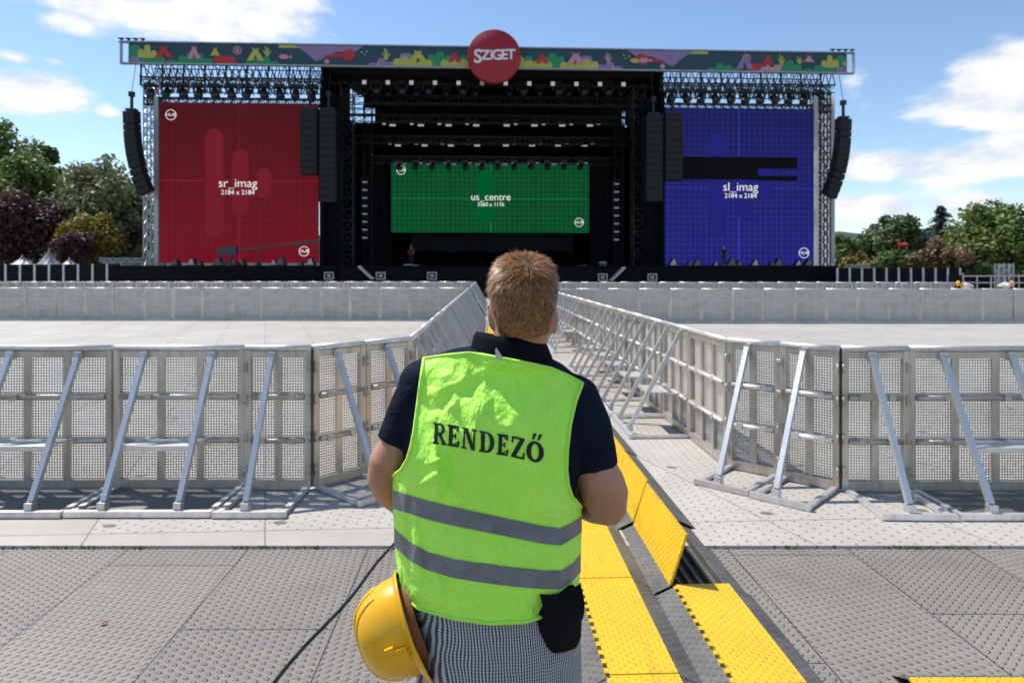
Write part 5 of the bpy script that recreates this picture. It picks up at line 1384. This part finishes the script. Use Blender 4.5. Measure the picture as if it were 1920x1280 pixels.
# moving heads
def moving_head(label, px, py, o, size, group, blue=False):
    u, z = SP(px, py, o); s = size*ST(u, o, 0).y/F
    root = sthing('moving_head_lamp', label, 'stage lamp', u, o, z+s*.5, group)
    m = MB(); m.box((0, 0, -.06*s/.5), (s*.62, s*.5, s*.22)); m.build('base', 'fixture', root)
    m = MB(); 
    for q in (-1, 1): m.box((q*s*.36, 0, -s*.42), (s*.08, s*.2, s*.55))
    m.box((0, 0, -s*.20), (s*.72, s*.18, s*.08))
    m.build('yoke', 'fixture', root)
    m = MB(); n = 12; a = R(random.Random(int(px*7)).uniform(-24, 24)); rot = Euler((R(-25), a, 0)).to_matrix(); c = Vector((0, 0, -s*.62))
    m.loft([[c+rot @ Vector((r*s*math.cos(2*math.pi*k/n), r*s*math.sin(2*math.pi*k/n), zz*s)) for k in range(n)] for r, zz in ((.14, .30), (.24, .22), (.26, 0), (.29, -.22), (.31, -.34))]); m.build('head', 'fixture', root)
    m = MB(); m.loft([[c+rot @ Vector((r*s*math.cos(2*math.pi*k/n), r*s*math.sin(2*math.pi*k/n), zz*s)) for k in range(n)] for r, zz in ((.27, -.345), (.10, -.37))]); m.build('lens', 'lens', root)
for k, x in enumerate((705, 753, 803, 868, 980, 1047, 1094, 1140)): moving_head(f'large moving head lamp under the stage roof, {ORD[k]} from the left', x, 164+.006*(x-700), 1.6, 26, 'moving heads under the roof')
for k, x in enumerate((683, 728, 782, 838, 892, 955, 1011, 1066, 1120, 1165)): moving_head(f'small moving head lamp hung between the large ones, {ORD[k]} from the left', x, 172, 2.6, 17, 'small moving heads under the roof')
for k in range(11): moving_head(f'moving head lamp hanging above the red screen, {ORD[k]} from the left', 283+30.2*k, 170+.3*k, .8, 27, 'lamps above the side screens')
for k in range(11): moving_head(f'moving head lamp hanging above the blue screen, {ORD[k]} from the left', 1258+27.6*k, 180+.3*k, .8, 26, 'lamps above the side screens')
for k in range(12): moving_head(f'dark lamp hung along the green screen top, {ORD[k]} from the left', 748+31*k if k < 6 else 782+31*k-35, 310, 8.4, 17, 'dark lamps on the green screen top')
# floor wedges on the deck before the side screens
rnd = random.Random(11)
def wedge(label, px, base, o, w, pale, group):
    u, _ = SP(px, base, o); s = ST(u, o, 0).y/F*w; root = sthing('floor_lamp', label, 'stage lamp', u, o, 2.14, group)
    m = MB(); t = s*.75; m.prism([(-s*.5, 0), (s*.5, 0), (s*.18, t), (-s*.05, t)], -.2, .3); m.build('housing', 'fixture', root)
    m = MB(); m.add([(-s*.46, -.215, .03), (s*.3, -.215, .03), (s*.1, -.215, t*.9), (-s*.03, -.215, t*.9)], [(0, 1, 2, 3)]); m.build('glass', 'truss_light' if pale else 'lens', root)
for k in range(11): wedge(f'floor lamp on the deck before the red screen, {ORD[k]} from the left', 330+25.5*k+[0, 5, -6, 3, 7, -4, 0, 6, -7, 4, -2][k], 495, -1.5, [15, 18, 11, 20, 12, 17, 10, 15, 21, 12, 19][k], k % 3 == 1 or k == 10, 'floor lamps before the side screens')
for k in range(11): wedge(f'floor lamp on the deck before the blue screen, {ORD[k]} from the left', 1262+25.5*k+[0, 5, -6, 3, 7, -4, 0, 6, -7, 4, -2][k], 502, -1.5, [18, 12, 17, 10, 19, 13, 16, 11, 18, 14, 17][k], k % 3 == 0, 'floor lamps before the side screens')
# camera crane
def crane():
    u, _ = SP(432, 470, -1.7); root = sthing('camera_crane', 'dark camera crane with a long boom before the red screen', 'camera crane', u, -1.7, 2.14)
    m = MB(); m.box((0, 0, .12), (1.1, .9, .2)); m.beam((0, 0, .2), (0, 0, 1.0), .2); m.build('pedestal', 'concrete_dark', root)
    m = MB(); m.box((-.1, 0, 1.05), (1.15, .5, .62)); m.box((-.75, 0, .95), (.3, .4, .4)); m.build('camera_head', 'concrete_dark', root)
    e = SP(598, 456, -1.7)[0]-u; m = MB(); m.beam((.2, 0, 1.0), (e, 0, 1.75), .13); m.beam((.2, 0, 1.25), (e, 0, 1.9), .03); m.beam((1.9, 0, 0), (1.9, 0, 1.15), .07); m.build('boom', 'concrete_dark', root)
crane()
# white-framed boxes along the stage front, stairs, cases
for k, (x, y) in enumerate(((617, 517), (714, 517), (810, 517), (1130, 520), (1223, 520))):
    O = -4.2; u, z = SP(x, y, O); s = ST(u, O, 0).y/F; w, h = 16*s, 12*s
    root = sthing('front_fill_speaker', f'small black box with a pale frame on the stage front, {ORD[k]} from the left', 'loudspeaker', u, O, z-h/2, 'framed boxes along the stage front')
    m = MB(); m.box((0, .2, h/2), (w, .4, h)); m.build('box', 'speaker', root); m = MB()
    for q in (-1, 1): m.box((q*w/2, -.02, h/2), (.07, .06, h+.07)); m.box((0, -.02, h/2+q*h/2), (w-.07, .06, .07))
    m.box((0, -.01, h/2), (w*.4, .05, h*.4)); m.build('frame', 'truss_light', root)
for lab, x0, y0, x1, y1 in (('pale folding stage stairs at the left of the opening', 674, 499, 700, 523), ('pale folding stage stairs at the right of the opening', 1170, 501, 1144, 526)):
    O = -4.4; a, b = SP(x0, y0, O), SP(x1, y1, O); root = sthing('stage_stairs', lab, 'stairs', b[0], O, b[1], 'stairs at the stage front'); off = Vector((b[0], O, b[1]))
    p, q = Vector((a[0], O, a[1]))-off, Vector((b[0], O, b[1]))-off; m = MB()
    for y in (-.4, .4): m = MB(); m.beam(p+Vector((0, y, 0)), q+Vector((0, y, 0)), .12); m.build('rail', 'truss_light', root)
    m = MB()
    for k in range(1, 7): m.box(p.lerp(q, k/7), (.28, .8, .04))
    m.build('tread', 'truss_light', root)
for k, (x, y, w, h) in enumerate(((850, 511, 30, 10), (893, 511, 28, 10), (870, 519, 40, 7), (1010, 514, 30, 9), (1075, 514, 36, 9), (778, 503, 14, 14), (1131, 497, 13, 14), (1092, 503, 16, 12), (765, 500, 16, 10))):
    O = -3.3 if y > 505 else 1.5; u, z = SP(x, y, O); s = ST(u, O, 0).y/F; w *= s; h *= s
    root = sthing('road_case', f'dark road case with pale lid on the stage front, {ORD[k]} of the scattered cases', 'case', u, O, z-h/2, 'road cases on the stage')
    m = MB(); m.box((0, .3, h*.4), (w, .6, h*.8)); m.build('body', 'concrete_dark', root); m = MB(); m.box((0, .3, h*.87), (w*1.02, .62, h*.14)); m.build('lid', 'white_cloth' if k < 2 else 'truss_light', root)
    m = MB(); 
    for q in (-.3, .3): m.box((q*w, -.02, h*.4), (.1, .05, .08))
    m.build('latch', 'truss_light', root)
# fences beside the stage
def fence(label, x0, x1, ytop0, ytop1, Y, n):
    a, b = W(x0, ytop0, Y), W(x1, ytop1, Y); root = thing('scrim_fence', label, 'fence', (a.x, Y, 0), 0, 'black scrim fences beside the stage')
    L = b.x-a.x; h = a.z; m = MB(); m.box((L/2, .05, h/2), (L, .03, h-.04)); m.build('scrim', 'scrim', root)
    m = MB(); m.box((L/2, 0, .03), (L, .10, .06)); m.build('base_rail', 'post_white', root)
    for k in range(n+1): m = MB(); m.box((L*k/n, 0, h/2), (.13, .07, h)); m.build('post', 'post_white', root)
fence('black scrim fence with pale posts left of the stage', -180, 228, 495, 495, 47.5, 15)
fence('black scrim fence with pale posts right of the stage', 1570, 1800, 502, 505, 47.5, 10)

# ---------------- metal railing at the right, stacked truss bits
def railing():
    Y = 41.; a = W(1806, 514, Y); root = thing('metal_railing', 'grey metal railing and truss posts at the far right edge', 'railing', (a.x, Y, 0))
    m = MB(); L = 5.
    for z in (1.05, 1.45): m.beam((0, 0, z), (L, 0, z), .07)
    for k in range(7): m.beam((L*k/6, 0, 0), (L*k/6, 0, 1.5), .06)
    m.build('rail', 'truss_light', root)
    for x in (2.45, 3.05): m = MB(); truss(m, (x, .4, 0), (x, .4, 2.2), .32, 8, .05, .03); m.build('post', 'truss_light', root)
    m = MB(); m.box((2.6, 1.2, .8), (5.4, .1, 1.4)); m.build('scrim', 'scrim', root)
railing()
def bits(label, px, py, Y, n, L, seed):
    p = W(px, py, Y); p.z = 0; r = random.Random(seed); root = thing('truss_stack', label, 'truss', p)
    zb = W(px, py, Y).z
    m = MB(); m.box((L/2, .4, (zb-.5)/2), (L, .7, zb-.5)); m.build('base', 'concrete_dark', root)
    for k in range(n):
        m = MB(); x0 = r.uniform(0, L*.3); z = zb-.32+.34*k; truss(m, (x0, r.uniform(0, .5), z), (x0+L*r.uniform(.5, .7), r.uniform(0, .5), z+r.uniform(-.05, .1)), .28, 9, .05, .035); m.build('truss_section', 'truss_light', root)
bits('stack of pale truss sections beside the left stage tower', 186, 488, 50, 2, 4.6, 3)
bits('pale metal bench-like truss beyond the right scrim fence', 1578, 492, 53, 1, 2.9, 5)

# ---------------- people on and near the stage
def mini(label, loc, h, face, shirt, trou, bend=0., helmet=None, group=None):
    root = thing('person', label, 'person', loc, face, group); k = h/1.75
    b = MB(); hip = Vector((0, 0, .92)); B = Matrix.Rotation(bend, 3, 'X')
    q = lambda x, y, z: (hip+B @ (Vector((x, y, z))-hip))*k if z > .92 else Vector((x, y, z))*k
    tors = [(q(0, 0, .9), .15*k), (q(0, .01, 1.05), .14*k), (q(0, .015, 1.25), .165*k), (q(0, 0, 1.40), .15*k), (q(0, 0, 1.47), .07*k)]
    b.ball(q(0, .01, 1.62), (.078*k, .095*k, .115*k)); b.tube([q(0, 0, 1.42), q(0, .01, 1.56)], .055*k, 10)
    b.tube([t[0] for t in tors], [t[1] for t in tors], 14)
    legs = []; arms = []
    for s in (-1, 1):
        leg = ([Vector((s*.09, 0, .93))*k, Vector((s*.10, .02, .5))*k, Vector((s*.11, -.01, .08))*k], [.095*k, .07*k, .05*k]); legs.append(leg); b.tube(*leg, n=10)
        arm = ([q(s*.17, 0, 1.40), q(s*.235, -.02, 1.15), q(s*.20, .18 if s > 0 else .06, .98)], [.055*k, .045*k, .033*k]); arms.append(arm); b.tube(*arm, n=10)
        b.ball(arm[0][-1], (.035*k, .05*k, .05*k)); b.ball(Vector((s*.11, .06, .05))*k, (.05*k, .13*k, .05*k))
    obj('body', remesh(b, .02*k, 2, 'body'), 'skin', root)
    s = MB(); s.tube([t[0] for t in tors[:4]], [t[1]+.018*k for t in tors[:4]], 14)
    for a in arms: s.tube(a[0][:2], [x+.016*k for x in a[1][:2]], 10)
    obj('shirt', remesh(s, .02*k, 2, 'shirt'), shirt, root)
    t = MB()
    for l in legs: t.tube([l[0][0]+Vector((0, 0, .02))]+l[0][1:], [x+.014*k for x in l[1]], 10)
    obj('trousers', remesh(t, .02*k, 2, 'trousers'), trou, root)
    hm = MB(); c = q(0, .01, 1.665); rot = B
    if helmet:
        hm.ball(c, (.115*k, .13*k, .10*k), rot=rot); hm.ball(c+B @ Vector((0, .02, -.02)), (.13*k, .17*k, .025*k), rot=rot); hm.build('helmet', helmet, root)
    else: hm.ball(c+Vector((0, -.01, -.005)), (.084*k, .10*k, .085*k)); hm.build('hair', 'scalp', root)
M['shirt_red'] = simple('crimson_shirt', (.22, .012, .06), .8); M['shirt_white'] = simple('white_shirt', (.65, .65, .66), .8); M['shirt_black'] = simple('black_shirt', (.012, .012, .014), .85); M['trouser_dark'] = simple('dark_trousers', (.02, .022, .028), .85)
u, _ = SP(1357.5, 500, -1.9); mini('person in black standing on the deck before the blue screen', ST(u, -1.9, 2.145), 1.45, R(170), 'shirt_black', 'trouser_dark')
u, _ = SP(771, 490, 4.); mini('person in crimson shirt inside the dark stage opening', ST(u, 4., 2.145), 1.75, R(160), 'shirt_red', 'trouser_dark')
p = W(1822, 560, 35); mini('worker in yellow helmet stooping left of the metal railing', (p.x, p.y, 0), 1.72, R(88), 'shirt_white', 'trouser_dark', R(-72), 'hat')
p = W(1873, 560, 35); mini('worker in yellow helmet stooping in front of the metal railing', (p.x, p.y, 0), 1.72, R(-88), 'shirt_white', 'trouser_dark', R(-72), 'hat')

# ---------------- silver tents left
def tent(label, px, ytop, hw, Y, seed):
    p = W(px, ytop, Y); r = random.Random(seed); root = thing('marquee_tent', label, 'tent', (p.x, Y, 0), 0, 'silver tents under the purple trees'); w = hw*Y/F; top = p.z
    m = MB(); n = 24; rings = []
    for j in range(9):
        t = j/8; rad = w*(.04+.96*t**1.7); z = top*(1-t)+1.9*t
        rings.append([Vector((rad*math.cos(2*math.pi*k/n)*(1+.05*math.sin(5*k)), rad*math.sin(2*math.pi*k/n)*.9, z+.08*math.sin(k*2.1+j))) for k in range(n)])
    m.loft(rings, True); m.build('canopy', 'silver_cloth', root)
    for s in (-1, 1):
        m = MB(); m.beam((s*w*.8, -.5, 0), (s*w*.8, -.5, 2.1), .08); m.build('post', 'truss_light', root)
tent('silver tent with the higher peak beneath the purple trees', 92, 468, 30, 54, 1)
tent('lower silver tent at the left beneath the purple trees', 42, 480, 36, 53, 2)
tent('small silver tent peak beside the yellow-green shrub', 130, 484, 26, 53.5, 3)

# ================================================================== TREES
def make_crown(rnd, hw, hz, lf, n, clumps, asp=1., hollow=.5):
    m = MB()
    cl = []
    for k in range(clumps):
        while True:
            v = Vector((rnd.uniform(-1, 1), rnd.uniform(-1, 1), rnd.uniform(-1, 1)))
            if .25 < v.length < 1: break
        v = v.normalized()*(.34+.42*rnd.random()); r = rnd.uniform(.28, .46)*(1.1-.25*max(0, v.z))
        cl.append((Vector((v.x*hw, v.y*hw*asp, v.z*hz)), r*min(hw, hz*1.1)))
    cl.append((Vector((0, 0, 0)), .55*min(hw, hz)))
    tot = sum(r**2 for _, r in cl)
    for c, r in cl:
        for q in range(int(n*r*r/tot)):
            d = Vector((rnd.gauss(0, 1), rnd.gauss(0, 1), rnd.gauss(0, 1))).normalized(); p = c+d*r*(rnd.random()**.45)*rnd.uniform(.8, 1.12); p.z -= .04*r
            s = lf*rnd.uniform(.5, 1.25); nn = (d*.7+Vector((rnd.gauss(0, .6), rnd.gauss(0, .6), rnd.gauss(0, .5)+.4))).normalized()
            a = nn.orthogonal().normalized(); a = Matrix.Rotation(rnd.uniform(0, 6.28), 3, nn) @ a; b = nn.cross(a)
            m.add([p+a*s, p+b*s*.62+nn*s*.12, p-a*s*.9, p-b*s*.62+nn*s*.1], [(0, 1, 2, 3)])
    return m, cl
def tree(name, label, px, ytop, ybot, hwpx, Y, mt, n=5000, lf=.26, clumps=22, seed=0, group=None, cat='tree'):
    rnd = random.Random(seed*13+5); t = W(px, ytop, Y); bo = W(px, ybot, Y); hw = hwpx*Y/F
    root = thing(name, label, cat, (t.x, Y, 0), 0, group)
    zb = max(.3, bo.z); hz = (t.z-zb)/2*.98; zc = zb+hz
    m, cl = make_crown(rnd, hw, hz, lf, n, clumps)
    m.v = [v+Vector((0, 0, zc)) for v in m.v]; m.build('crown', mt, root)
    k = MB(); tr = max(.07, hw*.06); 
    if cat == 'tree':
        k.tube([(0, 0, 0), (.1, 0, zc*.4), (-.05, .1, zc*.8), (0, 0, zc+hz*.5)], [tr*1.4, tr, tr*.8, tr*.25], 8)
        for c, r in cl[:9]: k.tube([(0, 0, zc*.65), Vector((c.x*.5, c.y*.5, zc+c.z*.45)), Vector((c.x, c.y, zc+c.z))], [tr*.5, tr*.35, tr*.1], 6)
    else:
        for c, r in cl[:7]: k.tube([(c.x*.2, c.y*.2, 0), Vector((c.x*.6, c.y*.6, zc*.7)), Vector((c.x, c.y, zc+c.z*.8))], [tr, tr*.6, tr*.2], 6)
    k.build('trunk' if cat == 'tree' else 'stems', 'bark', root)
tree('leafy_tree', 'tallest dark green tree at the left edge', 16, 196, 480, 92, 74, 'lf_mid', 16000, .34, 40, 1)
tree('leafy_tree', 'slim dark green tree just right of the tallest left tree', 88, 236, 440, 30, 76, 'lf_dark', 3600, .34, 14, 12)
tree('leafy_tree', 'mid green tree below the tallest left tree', 66, 262, 490, 78, 68, 'lf_mid', 13000, .30, 34, 2)
tree('leafy_tree', 'broad olive green tree beside the left line array', 182, 258, 515, 106, 66, 'lf_olive', 15000, .30, 40, 3)
tree('leafy_tree', 'dark green tree low behind the left stage tower', 225, 360, 510, 62, 72, 'lf_dark', 6500, .32, 18, 13)
tree('purple_leaf_tree', 'large purple-leaved tree at the left edge', 30, 346, 500, 92, 60, 'lf_purple', 11000, .24, 34, 4)
tree('purple_leaf_tree', 'small purple-leaved tree next to the yellow-green shrub', 134, 426, 500, 42, 57, 'lf_purple', 4200, .2, 20, 5)
tree('yellow_shrub', 'yellow-green shrub behind the small purple tree', 170, 388, 505, 56, 60, 'lf_yellow', 6000, .2, 26, 6, cat='shrub')
tree('purple_leaf_tree', 'reddish slim tree beside the left stage tower', 252, 400, 470, 18, 62, 'lf_purple', 1300, .2, 9, 7)
tree('leafy_tree', 'rounded dark green tree left of the spruce', 1680, 388, 520, 58, 76, 'lf_dark', 8500, .3, 22, 8)
tree('leafy_tree', 'pale grey-green tree beside the right stage tower', 1626, 404, 515, 38, 80, 'lf_grey', 4500, .3, 13, 9)
tree('leafy_tree', 'low green tree right against the right stage tower', 1588, 426, 520, 40, 72, 'lf_mid', 4500, .28, 12, 10)
tree('leafy_tree', 'broad bright green tree at the right edge', 1866, 372, 530, 94, 66, 'lf_mid', 16000, .27, 42, 11)
tree('leafy_tree', 'dark green treetop behind the broad right tree', 1838, 382, 470, 38, 84, 'lf_dark', 3000, .32, 16, 14)
tree('leafy_tree', 'dark green tree at the far right frame edge', 1935, 398, 520, 40, 62, 'lf_mid', 4000, .28, 18, 15)
tree('yellow_shrub', 'yellow-olive shrub beyond the right scrim fence', 1602, 468, 512, 36, 62, 'lf_yellow', 2200, .2, 14, 16, cat='shrub')
tree('olive_shrub', 'wide olive green shrub below the orange animal sculpture', 1678, 466, 518, 58, 56, 'lf_mid', 4200, .2, 20, 17, cat='shrub')
tree('brown_shrub', 'wide brown-leaved shrub above the right scrim fence', 1768, 444, 520, 74, 54, 'lf_brown', 6500, .18, 26, 18, cat='shrub')
tree('leafy_tree', 'green tree low between the rounded tree and the spruce', 1726, 446, 520, 36, 78, 'lf_mid', 4200, .28, 16, 21)
tree('leafy_tree', 'dark green tree between spruce and broad right tree', 1808, 440, 520, 34, 76, 'lf_dark', 4500, .28, 16, 22)
tree('brown_shrub', 'low dark shrub right of the scrim fence posts', 1836, 486, 524, 36, 52, 'lf_dark', 2600, .18, 14, 19, cat='shrub')
tree('olive_shrub', 'pale yellow-green shrub between spruce and brown shrub', 1752, 452, 500, 30, 66, 'lf_yellow', 1500, .2, 12, 20, cat='shrub')
def spruce(label, px, ytop, ybot, hwpx, Y, seed, n=70):
    rnd = random.Random(seed); t = W(px, ytop, Y); hw = 1.55*hwpx*Y/F; root = thing('spruce_tree', label, 'tree', (t.x, Y, 0)); zt = t.z; zb = W(px, ybot, Y).z*.6
    k = MB(); k.tube([(0, 0, 0), (0, 0, zt*.6), (0, 0, zt)], [.22, .13, .03], 8); k.build('trunk', 'bark', root)
    m = MB()
    for i in range(n*3):
        f = rnd.random()**.75; z = zt-.1-(zt-zb)*f; L = hw*(.10+1.35*f)*rnd.uniform(.65, 1.15); a = rnd.uniform(0, 6.28); d = Vector((math.cos(a), math.sin(a), 0))
        for q in range(18):
            s = q/18; p = Vector((0, 0, z))+d*L*s+Vector((0, 0, -L*.42*s*s+L*.10*s)); w = .26*(1.15-s)+.06
            x = d.cross(Vector((0, 0, 1))); ang = rnd.uniform(-.8, .8); v = (x*math.cos(ang)+Vector((0, 0, -1))*abs(math.sin(ang))*.8)*(1 if q % 2 else -1)
            m.add([p, p+d*.14+v*w*.5, p+v*w*1.5+d*.12+Vector((0, 0, -.08)), p-d*.06+v*w*.6], [(0, 1, 2, 3)])
    m.build('crown', 'lf_spruce', root)
spruce('tall blue-green spruce above the right scrim fence', 1764, 384, 470, 40, 72, 4)
spruce('spruce top peeking over the broad right tree', 1895, 382, 450, 22, 82, 6, 45)

# ---------------- orange animal sculpture
def deer():
    Y = 58.; p = W(1692, 468, Y); k = 1.0; root = thing('animal_sculpture', 'bright orange four-legged animal sculpture above the shrubs at the right', 'sculpture', (p.x, Y, 0)); z0 = p.z
    m = MB(); m.box((0, 0, z0/2), (1.1, .5, z0)); m.build('plinth', 'concrete_dark', root)
    b = MB(); o = Vector((0, 0, z0))
    b.tube([o+Vector(v) for v in ((.45, 0, .42), (.3, 0, .44), (0, 0, .40), (-.25, 0, .42), (-.38, 0, .46))], [.10, .16, .14, .15, .09], 10)
    b.tube([o+Vector(v) for v in ((-.30, 0, .46), (-.40, 0, .62), (-.46, 0, .76))], [.11, .07, .055], 8); b.tube([o+Vector(v) for v in ((-.40, 0, .78), (-.50, 0, .77), (-.62, 0, .71))], [.06, .065, .035], 8)
    for s in (-1, 1):
        b.tube([o+Vector((-.42, s*.04, .80)), o+Vector((-.40, s*.09, .90))], [.03, .012], 6)
        b.tube([o+Vector((-.28, s*.08, .40)), o+Vector((-.27, s*.08, .2)), o+Vector((-.29, s*.08, -.01))], [.06, .035, .03], 6)
        b.tube([o+Vector((.34, s*.08, .42)), o+Vector((.42, s*.08, .22)), o+Vector((.36, s*.08, -.01))], [.085, .04, .03], 6)
    b.tube([o+Vector((.44, 0, .46)), o+Vector((.54, 0, .40))], [.04, .02], 6)
    obj('figure', remesh(b, .025, 2, 'figure'), 'orange_paint', root)
deer()
